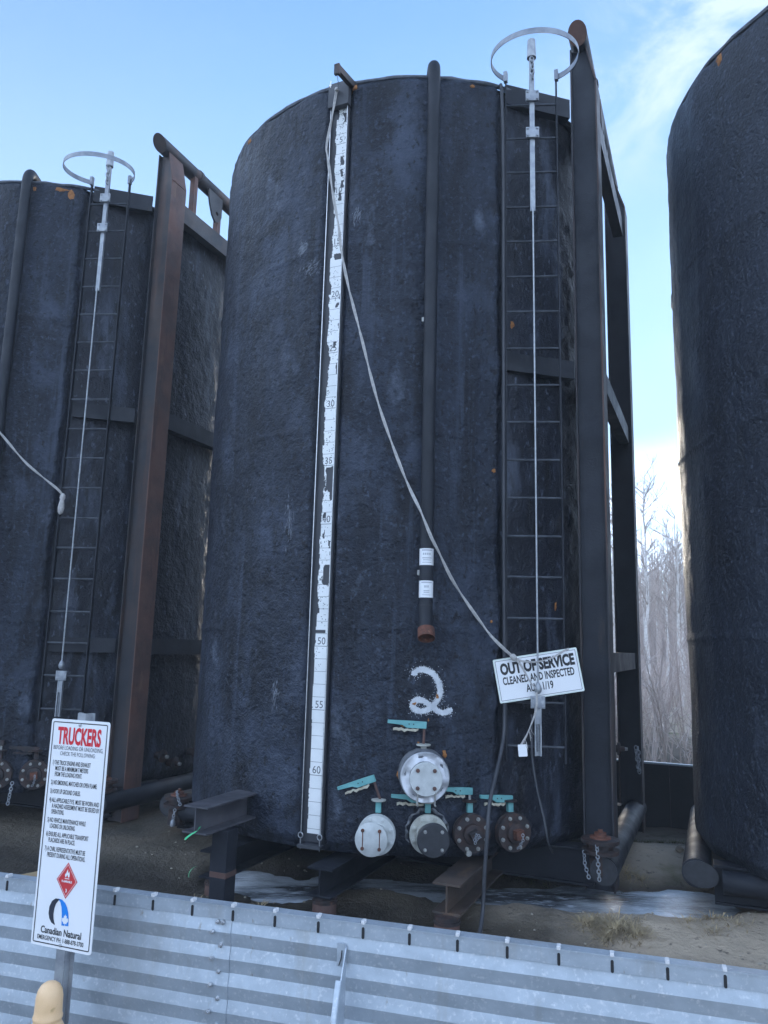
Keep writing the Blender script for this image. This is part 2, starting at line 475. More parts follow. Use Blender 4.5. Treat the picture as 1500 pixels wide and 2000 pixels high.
# ------------------------------------------------------------------ lettering
_TXT = {}
def text_mesh(s, bold=0.0):
    key = (s, bold)
    if key not in _TXT:
        cu_ = bpy.data.curves.new('lettering', 'FONT')
        cu_.body = s; cu_.size = 1; cu_.offset = bold; cu_.resolution_u = 3
        o = bpy.data.objects.new('lettering', cu_)
        COL.objects.link(o)
        bpy.context.view_layer.update()
        me = bpy.data.meshes.new_from_object(o.evaluated_get(bpy.context.evaluated_depsgraph_get()))
        co = np.empty(len(me.vertices) * 3); me.vertices.foreach_get('co', co)
        co = co.reshape(-1, 3)
        fs = [tuple(p.vertices) for p in me.polygons]
        bpy.data.objects.remove(o); bpy.data.curves.remove(cu_); bpy.data.meshes.remove(me)
        _TXT[key] = (co[:, :2].copy(), fs)
    return _TXT[key]
CAP = None
def add_text(mb, s, o, ux, uy, h, w=None, wpc=None, align='L', bold=0.0):
    """flat print: capital height h; total width w, or width per capital height wpc"""
    global CAP
    if CAP is None:
        c, _ = text_mesh('H'); CAP = c[:, 1].max()
    co, fs = text_mesh(s, bold)
    x0, x1 = co[:, 0].min(), co[:, 0].max()
    sy = h / CAP
    sx = (w / (x1 - x0)) if w else sy * (wpc or 1.0)
    W_ = (x1 - x0) * sx
    sh = {'L': 0, 'C': -W_ / 2, 'R': -W_}[align]
    o, ux, uy = Vector(o), Vector(ux), Vector(uy)
    mb.add([o + ux * ((x - x0) * sx + sh) + uy * (y * sy) for x, y in co], fs)

# ------------------------------------------------------------------ numpy noise
def vnoise(u, v, seed):
    u = np.asarray(u, float); v = np.asarray(v, float)
    iu, iv = np.floor(u).astype(np.int64), np.floor(v).astype(np.int64)
    fu, fv = u - iu, v - iv
    fu = fu * fu * (3 - 2 * fu); fv = fv * fv * (3 - 2 * fv)
    def h(a, b):
        n = (a * 374761393 + b * 668265263 + seed * 1442695041) & 0xffffffff
        n = ((n ^ (n >> 13)) * 1274126177) & 0xffffffff
        n = n ^ (n >> 16)
        return (n & 0xffff) / 65535.0
    return (h(iu, iv) * (1 - fu) + h(iu + 1, iv) * fu) * (1 - fv) + (h(iu, iv + 1) * (1 - fu) + h(iu + 1, iv + 1) * fu) * fv
def fbm(u, v, seed, o=4):
    t, a, s_ = 0, 1.0, 0
    for k in range(o):
        t = t + a * (vnoise(np.asarray(u) * 2 ** k, np.asarray(v) * 2 ** k, seed + 17 * k) - .5)
        s_ += a; a *= .5
    return t * 2 / s_
def sstep(x, a, b):
    t = np.clip((x - a) / (b - a), 0, 1)
    return t * t * (3 - 2 * t)

# ------------------------------------------------------------------ ground, ice, hillside
TH = R(23)
ER = Vector((math.cos(TH), -math.sin(TH), 0)); ED = Vector((math.sin(TH), math.cos(TH), 0))
CB = Vector((.28, 8.27, 0)); PITCH = 4.9
POND = np.array([(-1.05, 6.98), (-.71, 6.75), (-.31, 6.91), (.08, 6.84), (.54, 6.74), (1.13, 6.70), (1.65, 6.60), (2.10, 6.47), (2.41, 6.55), (2.67, 6.65)])
ICE_Z = -.085
def gz(x, y):
    x = np.asarray(x, float); y = np.asarray(y, float)
    ly = (x - CB.x) * ED.x + (y - CB.y) * ED.y
    lx = (x - CB.x) * ER.x + (y - CB.y) * ER.y
    z = -.07 + .09 * sstep(ly, -2.25, -1.5) + .04 * sstep(lx, 1.6, 2.6) - .20 * sstep(ly, .4, 2.0)
    z = z + .030 * fbm(x * .9, y * .9, 5) + .016 * fbm(x * 4, y * 4, 6) + .007 * fbm(x * 14, y * 14, 8, 3)
    d = np.full(np.shape(x), 9e9)
    for a, b in zip(POND[:-1], POND[1:]):
        e = b - a
        t = np.clip(((x - a[0]) * e[0] + (y - a[1]) * e[1]) / (e @ e), 0, 1)
        d = np.minimum(d, np.hypot(x - a[0] - t * e[0], y - a[1] - t * e[1]))
    d = (d + .20 * fbm(x * 1.6, y * 1.6, 9) + .07 * fbm(x * 7, y * 7, 10)) * (1 - .42 * sstep(x, .9, 1.7))
    z = z - .17 * (1 - sstep(d, .05, .48))
    far = sstep(np.hypot(x, y), 12, 30)
    return z * (1 - far) + far * (-.05 + .5 * fbm(x * .03, y * .03, 4, 3))
def grid_mesh(xs, ys, zf, name, m, parent=None, **props):
    X, Y = np.meshgrid(xs, ys)
    Z = zf(X, Y)
    n, k = len(ys), len(xs)
    idx = np.arange(n * k).reshape(n, k)
    q = np.stack([idx[:-1, :-1], idx[:-1, 1:], idx[1:, 1:], idx[1:, :-1]], -1).reshape(-1, 4)
    me = bpy.data.meshes.new(name)
    me.from_pydata(np.stack([X, Y, Z], -1).reshape(-1, 3).tolist(), [], q.tolist())
    me.polygons.foreach_set('use_smooth', np.ones(len(q), bool))
    me.materials.append(MATS[m])
    me.update()
    return link(name, me, parent, **props)
def axis(a, b, step, far, g=1.25):
    v = list(np.arange(a, b, step)); s_ = step
    lo, hi = v[0], v[-1]
    while hi < far:
        s_ *= g; hi += s_; v.append(hi)
    s_ = step
    while lo > -far:
        s_ *= g; lo -= s_; v.insert(0, lo)
    return np.array(v)
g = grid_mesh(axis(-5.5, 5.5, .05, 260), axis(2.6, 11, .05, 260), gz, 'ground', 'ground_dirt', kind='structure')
g['label'] = 'brown dirt ground with damp and mossy patches, shade painted in under the middle tank'
ic = grid_mesh(np.arange(-1.9, 3.4, .05), np.arange(5.9, 7.6, .05),
               lambda x, y: ICE_Z + .006 * fbm(x * 3, y * 9, 12), 'ice', 'ice', kind='structure')
ic['label'] = 'pale blue frozen puddle lying below the middle tank'

# ------------------------------------------------------------------ storage tanks
R0 = 2.13
Z0, Z1 = .33, 6.99
SEAMS = (2.03, 3.67, 5.34)
def rad(phi, z):
    """outer radius of the sprayed foam: phi measured from the front, positive to the right"""
    phi = np.asarray(phi, float); z = np.asarray(z, float)
    s_ = phi * R0
    foam = R0 + .016 * fbm(s_ * .9, z * .7, 1) + .009 * fbm(s_ * 4.5, z * .55, 2) + .005 * fbm(s_ * 9, z * 9, 3)
    for k, sz in enumerate(SEAMS):
        zz_ = z - sz - .03 * fbm(s_ * .7, 0 * s_, 20 + k) * 2
        foam = foam + .014 * np.exp(-(zz_ / .018) ** 2) * (.35 + .65 * (fbm(s_ * 2, 0 * s_, 30 + k) > -.15))
    e = .722 + .016 * fbm(z * 2.5, z * 0 + 3, 40) + .010 * fbm(z * 14, z * 0, 41)
    steel = 2.062 - .02 * sstep(phi, 1.0, 1.3) + .010 * fbm(s_ * 8, z * 5, 42) + .006 * fbm(s_ * 20, z * 20, 43, 2)
    m = sstep(phi, e - .006, e + .012) * (1 - sstep(phi, 2.0, 2.05))
    lip = .016 * np.exp(-((phi - e + .022) / .018) ** 2)
    r = (foam + lip) * (1 - m) + steel * m
    a0 = -.030 + .004 * fbm(z * 9, z * 0, 50); a1 = .078 + .004 * fbm(z * 9, z * 0 + 9, 51)
    sl = sstep(phi, a0 - .005, a0) * (1 - sstep(phi, a1, a1 + .005)) * sstep(z, .37, .39)
    r = r * (1 - sl) + 2.088 * sl
    top = sstep(z, 6.88, 7.0)
    r = r - .045 * top ** 2 + .016 * sstep(z, 6.7, 6.9) * fbm(s_ * 6, z * 3, 60)
    bot = 1 - sstep(z, .33, .43)
    return r - .05 * bot
def on_shell(phi, z, off=0.0):
    r = float(rad(np.array([phi]), np.array([z]))[0]) + off
    return Vector((r * math.sin(phi), -r * math.cos(phi), z))
def shell_mesh(m):
    ph = np.concatenate([np.arange(-118, 122, .72), np.arange(122, 242, 4.0)]) * math.pi / 180
    zs = np.concatenate([np.linspace(Z0, .45, 7)[:-1], np.arange(.45, 6.70, .028), np.linspace(6.70, Z1, 14)])
    P, Zg = np.meshgrid(ph, zs)
    rr = rad(P, Zg)
    Zv = Zg + .03 * sstep(Zg, 6.85, 6.95) * fbm(P * 9, Zg * 0, 61)
    vs = np.stack([rr * np.sin(P), -rr * np.cos(P), Zv], -1).reshape(-1, 3)
    n, k = len(zs), len(ph)
    i = np.arange(n * k).reshape(n, k); j = np.roll(i, -1, 1)
    q = np.stack([i[:-1], j[:-1], j[1:], i[1:]], -1).reshape(-1, 4)
    me = bpy.data.meshes.new('shell')
    fs = q.tolist() + [list(range(k))[::-1]]
    me.from_pydata(vs.tolist(), [], fs)
    sm = np.ones(len(fs), bool); sm[-1] = False
    ee = .722 + .016 * fbm(Zg * 2.5, Zg * 0 + 3, 40) + .010 * fbm(Zg * 14, Zg * 0, 41)
    tar = ((P > ee + .004) & (P < 2.03))[:-1].reshape(-1)
    mi = np.zeros(len(fs), np.int32); mi[:len(tar)] = tar
    me.polygons.foreach_set('use_smooth', sm)
    me.materials.append(MATS[m]); me.materials.append(MATS['tarred_steel'])
    me.polygons.foreach_set('material_index', mi); me.update()
    return me
SHELL = {}
def add_shell(root, m):
    if m not in SHELL:
        if SHELL:
            me = list(SHELL.values())[0].copy()
            me.materials[0] = MATS[m]
        else:
            me = shell_mesh(m)
        SHELL[m] = me
    link('shell', SHELL[m], root)
    rf = MB()
    rf.lathe([(2.075, 6.97), (2.02, 6.985), (1.2, 7.03), (.02, 7.06)], n=96)
    rf.build('roof', m, root)
    n = 160
    rim = []
    for k in range(n):
        a = 2 * math.pi * k / n
        q = 2.088 + .012 * float(fbm(a * 9.0, 0.0, 91)); zr = 6.985 + .016 * float(fbm(a * 7.0, 3.0, 92))
        rim.append((q * math.sin(a), -q * math.cos(a), zr))
    MB().tube(rim, [.019 + .007 * float(fbm(k * .45, 1.0, 93)) for k in range(n)], 8, closed=True).build('rim_lip', 'rim_coat', root)

def foam_patch(root, phi, z, w, h, seed, off=.006):
    rnd = random.Random(seed)
    b = MB()
    pts = []
    for k in range(11):
        a = 2 * math.pi * k / 11
        q = rnd.uniform(.55, 1.15)
        pts.append((math.cos(a) * w * q, math.sin(a) * h * q))
    rim = [on_shell(phi + x / R0, z + y, -.004) for x, y in pts]
    mid = [on_shell(phi + x * .6 / R0, z + y * .6, off * rnd.uniform(.6, 1.6)) for x, y in pts]
    c = on_shell(phi, z, off)
    n = len(pts)
    b.add(rim + mid + [c], [(i, (i + 1) % n, n + (i + 1) % n, n + i) for i in range(n)] + [(n + i, n + (i + 1) % n, 2 * n) for i in range(n)], True)
    b.build('exposed_foam', 'foam_orange', root)

def post(root, y, name, mats, dx=0.0):
    ya, yb = y - .001, y + .262
    ym = y + .05
    web = MB().prism([(1.978 + dx, .03), (2.190 + dx, .03), (2.190 + dx, 7.22), (2.105, 7.60), (1.978 + dx, 7.60)], (0, ym - .006, 0), (1, 0, 0), (0, 0, 1), (0, .012, 0))
    o = web.build(name, mats[0], root)
    fl = MB().box((1.964 + dx, ya, .03), (1.978 + dx, yb, 7.60))
    fl.build('flange', mats[1], o, bevel=.003)
    fo = MB().box((2.190 + dx, ya, .03), (2.204 + dx, yb, 7.215))
    fo.bar((2.197 + dx, (ya + yb) / 2, 7.222), (2.112, (ya + yb) / 2, 7.605), (0, 1, 0), yb - ya, .014)
    fo.build('flange', mats[2], o, bevel=.003)
    return o
def skid_frame(root, mats, bm='black_steel'):
    post(root, -1.063, 'front_post', mats)
    post(root, 1.22, 'rear_post', mats if mats[2] != 'rusty_steel' else ('black_steel', 'worn_steel', 'worn_steel'), .036)
    # top pipe with mitred end
    b = MB(); n = 24; r = .088; zc = 7.665; xc = 2.055
    ring = lambda y, k: [(xc + r * math.cos(2 * math.pi * i / n), y - k * r * math.sin(2 * math.pi * i / n), zc + r * math.sin(2 * math.pi * i / n)) for i in range(n)]
    A, B_, C_ = ring(-1.17, .75), ring(-.9, 0), ring(1.52, 0)
    b.add(A + B_ + C_, [(i, (i + 1) % n, n + (i + 1) % n, n + i) for i in range(n)] + [(n + i, n + (i + 1) % n, 2 * n + (i + 1) % n, 2 * n + i) for i in range(n)], True)
    b.lathe([(r + .001, -.45), (r + .012, -.445), (r + .012, -.40), (r + .001, -.395)], (xc, 0, zc), (0, 1, 0), 24)
    tp = b.build('top_pipe', bm if mats[2] != 'rusty_steel' else 'worn_steel', root)
    e = MB(); e.add([(x, y - .003, z) for x, y, z in A], [tuple(range(n))])
    e.add([(xc + (x - xc) * .985, y + .004, zc + (z - zc) * .985) for x, y, z in A], [tuple(range(n))[::-1]])
    e.build('end_plate', 'worn_steel' if mats[2] == 'rusty_steel' else 'rusty_steel', tp)
    for z, h, mm in ((6.94, .22, bm), (4.35, .185, bm), (1.805, .17, bm)):
        MB().channel((2.186, -.797, z), (2.206, 1.215, z), (1, 0, 0), h, .10).build('side_beam', 'worn_steel' if (mats[2] == 'rusty_steel' and z > 6) else mm, root)
        p0, p1 = Vector((1.45, -1.515, z)), Vector((1.962, -1.10, z))
        MB().channel(p0, p1, (.63, -.777, 0), h * .88, .07).build('cross_beam', bm, root)
    for y in (-.52, 0.0, .62):
        MB().box((2.05, y - .035, 7.055), (2.12, y + .035, 7.60)).build('upright', 'rusty_steel' if mats[2] == 'rusty_steel' else 'worn_steel', root, bevel=.003)
    # lifting lug
    lug = [(-.30, 7.58), (.0, 7.58), (.0, 7.32), (-.05, 7.24), (-.12, 7.20), (-.20, 7.27), (-.26, 7.40), (-.29, 7.50)]
    hole = [(-.10 + .032 * math.cos(a), 7.33 + .032 * math.sin(a)) for a in [R(x) for x in (140, 40, 0, -45, -90, -135, -180, 170)]]
    b = MB()
    fr = [(2.155, y, z) for y, z in lug] + [(2.155, y, z) for y, z in hole]
    bk = [(2.130, y, z) for _, y, z in fr]
    b.add(fr + bk, [(i, (i + 1) % 8, 8 + (i + 1) % 8, 8 + i) for i in range(8)] + [(16 + i, 24 + i, 24 + (i + 1) % 8, 16 + (i + 1) % 8) for i in range(8)]
          + [(i, 16 + i, 16 + (i + 1) % 8, (i + 1) % 8) for i in range(8)] + [(8 + i, 8 + (i + 1) % 8, 24 + (i + 1) % 8, 24 + i) for i in range(8)])
    b.build('lifting_lug', 'worn_steel', root)

def base_skid(root, oval=True):
    # lower runners with end plates and the cross beam under the front
    b = MB(); b.tube([(-2.10, -1.10, .27), (-2.10, 1.45, .24)], .105, 24)
    o = b.build('base_pipe', 'black_steel', root)
    e = MB(); n = 28
    pts = [(.128 * math.cos(2 * math.pi * k / n), .093 * math.sin(2 * math.pi * k / n)) for k in range(n)]
    e.prism(pts, (-2.07, -1.118, .268), (.985, -.1, -.14), (.14, 0, .99), (0, .016, 0))
    e.build('end_plate', 'black_cap', o, bevel=.003)
    b = MB(); b.tube([(2.155, -1.36, .262), (2.155, 1.45, .24)], .105, 24)
    o = b.build('base_pipe', 'black_steel', root)
    MB().disc((2.155, -1.372, .262), (0, 1, 0), .100, .010, 28).build('end_plate', 'black_cap', o)
    b = MB()
    b.bar((-1.98, -1.0, .335), (2.04, -1.0, .335), (0, 1, 0), .20, .016)
    b.bar((-1.98, -1.06, .205), (2.04, -1.06, .205), (0, 1, 0), .014, .242)
    b.bar((-1.98, -1.0, .076), (2.04, -1.0, .076), (0, 1, 0), .20, .016)
    b.build('base_beam', 'black_steel', root, bevel=.003)
    MB().box((-2.0, 1.0, .06), (2.04, 1.15, .322)).build('base_beam', 'black_steel', root, bevel=.004)

# ladder frame: along LU, outward LN
LU = Vector((.951, .309, 0)); LN = Vector((.309, -.951, 0))
LP = Vector((1.675, -1.490, 0))
def lad(u, n_, z):
    return LP + LU * u + LN * n_ + Vector((0, 0, z))
RUNGS = [6.775, 6.44, 6.1, 5.768, 5.433, 5.105, 4.782, 4.446, 4.115, 3.786, 3.462, 3.135, 2.814, 2.481, 2.146, 1.825, 1.49, 1.153]
def ladder(root):
    b = MB()
    rail = b.bar(lad(-.227, 0, 1.03), lad(-.227, 0, 7.06), LN, .045, .011)
    o = b.build('ladder', 'black_steel', root)
    MB().bar(lad(.227, 0, 1.03), lad(.227, 0, 7.06), LN, .045, .011).build('rail', 'black_steel', o)
    me = MB().tube([lad(-.221, 0, 0), lad(.221, 0, 0)], .0105, 8).mesh('rung', 'frosted_steel')
    for z in RUNGS:
        r = link('rung', me, o); r.location = (0, 0, z + random.uniform(-.004, .004))
    # cage hoop
    b = MB()
    c = lad(0, .300, 7.06)
    pts = []
    a0 = math.asin(.227 / .372)
    for k in range(41):
        a = a0 + (2 * math.pi - 2 * a0) * k / 40
        p = c - LN * (.372 * math.cos(a)) + LU * (.372 * math.sin(a)) - Vector((0, 0, .055 * (1 - math.cos(a))))
        pts.append(p)
    vs, fs = [], []
    for i, p in enumerate(pts):
        d = (p - c).normalized()
        for s_, z in ((.0, -.026), (.0, .026), (.007, .026), (.007, -.026)):
            vs.append(p + d * s_ + Vector((0, 0, z)))
    for i in range(40):
        for k in range(4):
            fs.append((i * 4 + k, i * 4 + (k + 1) % 4, i * 4 + 4 + (k + 1) % 4, i * 4 + 4 + k))
    b.add(vs, fs)
    b.build('cage_hoop', 'galvanized_tube', o)
    for sx in (-1, 1):
        MB().box((-.016, -.02, -.05), (.016, .02, .05)).build('clamp', 'galvanized_tube', o).location = lad(sx * .229, .012, 7.06)
    return o
def lifeline(root):
    b = MB()
    b.bar(lad(.0, .075, 5.67), lad(0, .075, 7.19), LU, .044, .036)
    o = b.build('climbing_lifeline', 'galvanized_dull', root, bevel=.004)
    MB().lathe([(.020, 7.37), (.036, 7.375), (.042, 7.20), (.042, 7.195), (.018, 7.19)], lad(0, .075, 0), n=16).build('top_cap', 'galvanized_dull', o)
    MB().chain([lad(0, .105, 7.19), lad(.004, .105, 6.95)], .06, .007, .018).build('chain', 'galvanized_dull', o)
    for z in (6.785, 6.42):
        c = MB().box((-.058, -.012, -.05), (.058, .012, .05))
        for x in (-.042, .042):
            for zz_ in (-.034, .034):
                c.disc((x, -.022, zz_), (0, 1, 0), .010, .012, 8)
        p = c.build('bracket', 'galvanized_dull', o, bevel=.003)
        p.location = lad(0, .108, z); p.rotation_euler = (0, 0, math.atan2(LU.y, LU.x))
    MB().tube([lad(.0, .100, 5.70), lad(.004, .10, 3.6), lad(.008, .10, 1.62)], .0075, 8).build('wire', 'thin_cable', o)
    MB().lathe([(.008, 1.65), (.022, 1.625), (.030, 1.60), (.026, 1.575), (.012, 1.56)], lad(.008, .10, 0), n=12).build('clamp', 'galvanized_dull', o)
    c = MB().box((-.056, -.010, -.048), (.056, .010, .048))
    for x in (-.040, .040):
        for zz_ in (-.034, .034):
            c.disc((x, -.019, zz_), (0, 1, 0), .009, .010, 8)
    p = c.build('bracket', 'galvanized_dull', o, bevel=.003)
    p.location = lad(.008, .085, 1.495); p.rotation_euler = (0, 0, math.atan2(LU.y, LU.x))
    b = MB()
    for sx in (-.021, .021):
        b.bar(lad(.008 + sx, .08, 1.09), lad(.008 + sx, .08, 1.447), LU, .010, .030)
    b.bar(lad(.008, .066, 1.09), lad(.008, .066, 1.447), LU, .032, .004)
    b.bar(lad(.008, .080, 1.33), lad(.008, .080, 1.44), LU, .030, .024)
    b.build('tension_tube', 'galvanized_dull', o)
    hel = [lad(.008 + .011 * math.cos(t * 2 * math.pi * 18), .082 + .011 * math.sin(t * 2 * math.pi * 18), 1.12 + .20 * t) for t in [k / 180 for k in range(181)]]
    MB().tube(hel, .003, 4).build('spring', 'galvanized_dull', o)
    return o
def vent_pipe(root, stickers=True):
    c = Vector((.918, -1.990, 0))
    d = Vector((.42, -.907, 0))
    b = MB()
    path = [c + d * .07 + Vector((0, 0, 2.02)), c + d * .028 + Vector((0, 0, 2.09)), c + d * .006 + Vector((0, 0, 2.17)), c + Vector((0, 0, 2.26)), c + Vector((0, 0, 4.5)), c + Vector((0, 0, 6.92))]
    for k in range(1, 9):
        a = math.pi / 2 * k / 8
        path.append(c - d * (.11 * (1 - math.cos(a))) + Vector((0, 0, 6.92 + .15 * math.sin(a))))
    path.append(c - d * .45 + Vector((0, 0, 7.06)))
    b.tube(path, .055, 20)
    o = b.build('vent_pipe', 'black_steel', root)
    b = MB(); q = c + d * .075 + Vector((0, 0, 2.010)); axd = (d * .5 - Vector((0, 0, .87))).normalized()
    b.lathe([(.058, -.03), (.066, -.028), (.068, .055), (.060, .056), (.056, .02), (.05, .018)], q, axd, 22)
    b.build('pipe_collar', 'rust', o)
    MB().lathe([(.0555, 2.215), (.058, 2.22), (.0555, 2.225)], c, n=20).build('weld_ring', 'worn_steel', o)
    for z in (4.62, 2.48):
        MB().box((c.x - .078, c.y + .0, z - .02), (c.x - .045, c.y + .045, z + .02)).build('pipe_clip', 'bolt_metal', o, bevel=.004)
    if stickers:
        for z, rows in ((2.60, ((.052, .010, .9), (.022, .016, .7), (-.010, .008, .8), (-.026, .006, .66), (-.045, .005, .8))),
                        (2.345, ((.052, .010, .92), (.020, .018, .4), (-.014, .008, .5), (-.028, .006, .5), (-.046, .005, .7)))):
            b = MB()
            vs, fs = [], []
            n = 22
            for k in range(n + 1):
                a = math.pi * 2 * k / n * .72 + math.pi * .28
                a = math.atan2(d.y, d.x) + (k / n - .5) * math.pi * 1.5
                for zz_ in (-.066, .066):
                    vs.append(c + Vector((math.cos(a), math.sin(a), 0)) * .0565 + Vector((0, 0, z + zz_)))
            fs = [(2 * k, 2 * k + 2, 2 * k + 3, 2 * k + 1) for k in range(n)]
            b.add(vs, fs, True)
            s_ = b.build('sticker', 'sign_white', o)
            p = MB()
            for dz, hh, wf in rows:
                for k in range(12):
                    if dz > .015 and k % 3 == 2 and wf < .9:
                        continue
                    a0 = math.atan2(d.y, d.x) + ((k / 12) - .5) * 1.7 * wf
                    a1 = math.atan2(d.y, d.x) + ((k + .78) / 12 - .5) * 1.7 * wf
                    q = [c + Vector((math.cos(a), math.sin(a), 0)) * .0572 + Vector((0, 0, z + dz + e * hh / 2)) for a, e in ((a0, -1), (a1, -1), (a1, 1), (a0, 1))]
                    p.add(q, [(0, 1, 2, 3)])
            p.build('print', 'print_pale', s_, kind='stuff')
    return o

# valves -------------------------------------------------------------------
def valve_frame(lx, z):
    phi = math.asin(lx / 2.13)
    out = Vector((math.sin(phi), -math.cos(phi), 0))
    tan = Vector((math.cos(phi), math.sin(phi), 0))
    o = out * 2.115 + Vector((0, 0, z))
    return Matrix(((tan.x, 0, out.x, o.x), (tan.y, 0, out.y, o.y), (0, 1, 0, o.z), (0, 0, 0, 1))).to_4x4()
ZA = (0, 0, 1)
def bolts(parent, M, rr, n, c, m, size=.015, phase=22.5, name='bolt'):
    me = None
    for k in range(n):
        a = R(phase + 360 * k / n)
        b = MB(M @ Matrix.Translation((rr * math.cos(a), rr * math.sin(a), c)))
        b.lathe([(size, 0), (size, size * .75), (size * .55, size * .8), (size * .5, size * 1.5)], (0, 0, 0), ZA, 8, False)
        b.build(name, m, parent)
HCOL = ['turquoise', 'cream_paint']
def handle(parent, M, y, x1, length, tilt=0, mats=None, c=.05):
    """lever running left from the stem, with the jagged squeeze lever beneath"""
    mats = mats or HCOL
    T = M @ Matrix.Translation((x1, y, c)) @ Matrix.Rotation(tilt, 4, 'Z')
    b = MB(T)
    L = length
    b.prism([(0, -.032), (0, .018), (-L * .35, .020), (-L, .018), (-L, -.006), (-L * .62, -.014), (-L * .5, -.034)], (0, 0, -.012), (1, 0, 0), (0, 1, 0), (0, 0, .024))
    o = b.build('lever_handle', mats[0], parent, bevel=.002)
    b = MB(T)
    rnd = random.Random(int(L * 1000 + y * 99))
    xs = [-.06 - (L * .85 - .06) * k / 9 for k in range(10)]
    up = [(x, -.034 - .005 * (k % 2) - .010 * k / 9 + .008 * (k > 5)) for k, x in enumerate(xs)]
    dn = [(x, yy - .012 - rnd.uniform(0, .010)) for x, yy in up][::-1]
    b.prism(up + dn, (0, 0, -.008), (1, 0, 0), (0, 1, 0), (0, 0, .016))
    b.build('squeeze_lever', mats[1], parent)
    b = MB(T)
    for x in (-.10, -.135):
        b.disc((x, -.004, .012), ZA, .005, .0015, 8)
    b.build('hole', 'dark_slot', parent)
def neck(parent, M, y0, y1, mat_n=None, disc='cream_valve', c=.05):
    b = MB(M)
    b.box((-.021, y0, c - .02), (.021, y1, c + .02))
    b.build('valve_neck', mat_n or HCOL[0], parent, bevel=.002)
    MB(M).lathe([(.052, 0), (.056, .004), (.056, .012), (.03, .016)], (0, y1, c), (0, 1, 0), 18).build('neck_plate', disc, parent)
def stem(parent, M, p0, p1, m='rusty_steel'):
    MB(M).tube([p0, p1], .010, 8).build('stem', m, parent)
def valves(root, which=(1, 2, 3, 4, 5)):
    if 1 in which:
        M = valve_frame(.895, .945)
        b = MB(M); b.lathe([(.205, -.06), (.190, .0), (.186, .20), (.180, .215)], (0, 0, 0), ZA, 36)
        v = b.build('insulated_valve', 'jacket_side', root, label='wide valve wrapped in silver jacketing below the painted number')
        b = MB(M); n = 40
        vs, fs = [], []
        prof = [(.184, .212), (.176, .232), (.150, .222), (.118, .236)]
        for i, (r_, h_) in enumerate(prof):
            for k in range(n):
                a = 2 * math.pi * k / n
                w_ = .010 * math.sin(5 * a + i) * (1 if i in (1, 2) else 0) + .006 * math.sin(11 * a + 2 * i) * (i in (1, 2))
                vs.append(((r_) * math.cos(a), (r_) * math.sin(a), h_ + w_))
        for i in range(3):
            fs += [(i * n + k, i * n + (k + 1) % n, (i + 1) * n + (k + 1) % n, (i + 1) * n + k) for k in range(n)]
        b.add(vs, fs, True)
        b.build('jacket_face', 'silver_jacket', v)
        MB(M).lathe([(.120, .21), (.122, .262), (.118, .268)], (.004, -.006, 0), ZA, 36).build('blind_plate', 'white_valve', v)
        bolts(v, M @ Matrix.Translation((.004, -.006, 0)), .088, 4, .268, 'rusty_steel', .015, 45)
        for x in (-.055, .075):
            MB(M).tube([(x, -.09, .262), (x - .004, -.185, .255), (x, -.19, .27)], .007, 8).build('drain_tube', 'bolt_metal', v)
        neck(v, M, .180, .206, 'cream_valve')
        stem(v, M, (.0, .215, .05), (.004, .352, .05))
        handle(v, M, .366, .02, .30, R(-2))
    if 2 in which:
        M = valve_frame(.588, .515)
        b = MB(M)
        b.lathe([(.10, -.06), (.10, .10), (.142, .105), (.142, .135), (.136, .138), (.136, .142), (.142, .145), (.142, .175), (.09, .178), (.09, .25)], (0, 0, 0), ZA, 32)
        v = b.build('flanged_valve', 'white_valve', root, label='pale blanked-off valve at the left end of the lower row')
        MB(M).lathe([(.117, .25), (.119, .275), (.114, .279)], (-.022, -.006, 0), ZA, 36).build('blind_plate', 'white_valve', v)
        bolts(v, M, .118, 8, .175, 'white_valve', .015)
        M2 = M @ Matrix.Translation((-.022, -.006, 0))
        bolts(v, M2, .088, 4, .279, 'rust', .013, 45)
        for x in (-.062, .062):
            MB(M2).box((x - .0035, -.055, .2796), (x + .0035, .052, .2803)).build('rust_streak', 'rust', v)
        neck(v, M, .14, .222)
        stem(v, M, (.01, .235, .05), (-.048, .385, .05))
        handle(v, M, .395, -.035, .30, R(20))
    if 3 in which:
        M = valve_frame(.93, .525)
        b = MB(M)
        b.lathe([(.10, -.06), (.10, .10), (.142, .105), (.142, .14), (.10, .142), (.10, .225)], (0, 0, 0), ZA, 32)
        v = b.build('flanged_valve', 'cream_valve', root, label='cream flanged valve closed with a black blank')
        MB(M).lathe([(.116, .225), (.119, .23), (.119, .262), (.113, .268)], (.022, -.012, 0), ZA, 36).build('blind_plate', 'black_cap', v)
        bolts(v, M, .120, 8, .14, 'cream_valve', .016)
        bolts(v, M @ Matrix.Translation((.022, -.012, 0)), .088, 4, .268, 'bolt_metal', .013, 45)
        ring = []
        b = MB(M)
        for k in range(29):
            a = R(-25 + 235 * k / 28)
            q = .158 + .008 * math.sin(k * 1.7)
            ring.append((q * math.cos(a), q * math.sin(a), .028 + .012 * math.sin(k * 2.3)))
        b.tube(ring, [.010 + .005 * math.sin(k * 1.3) for k in range(29)], 7)
        b.build('foam_collar', 'jacket_side', v)
        neck(v, M, .14, .212)
        handle(v, M, .240, .03, .31, R(-2))
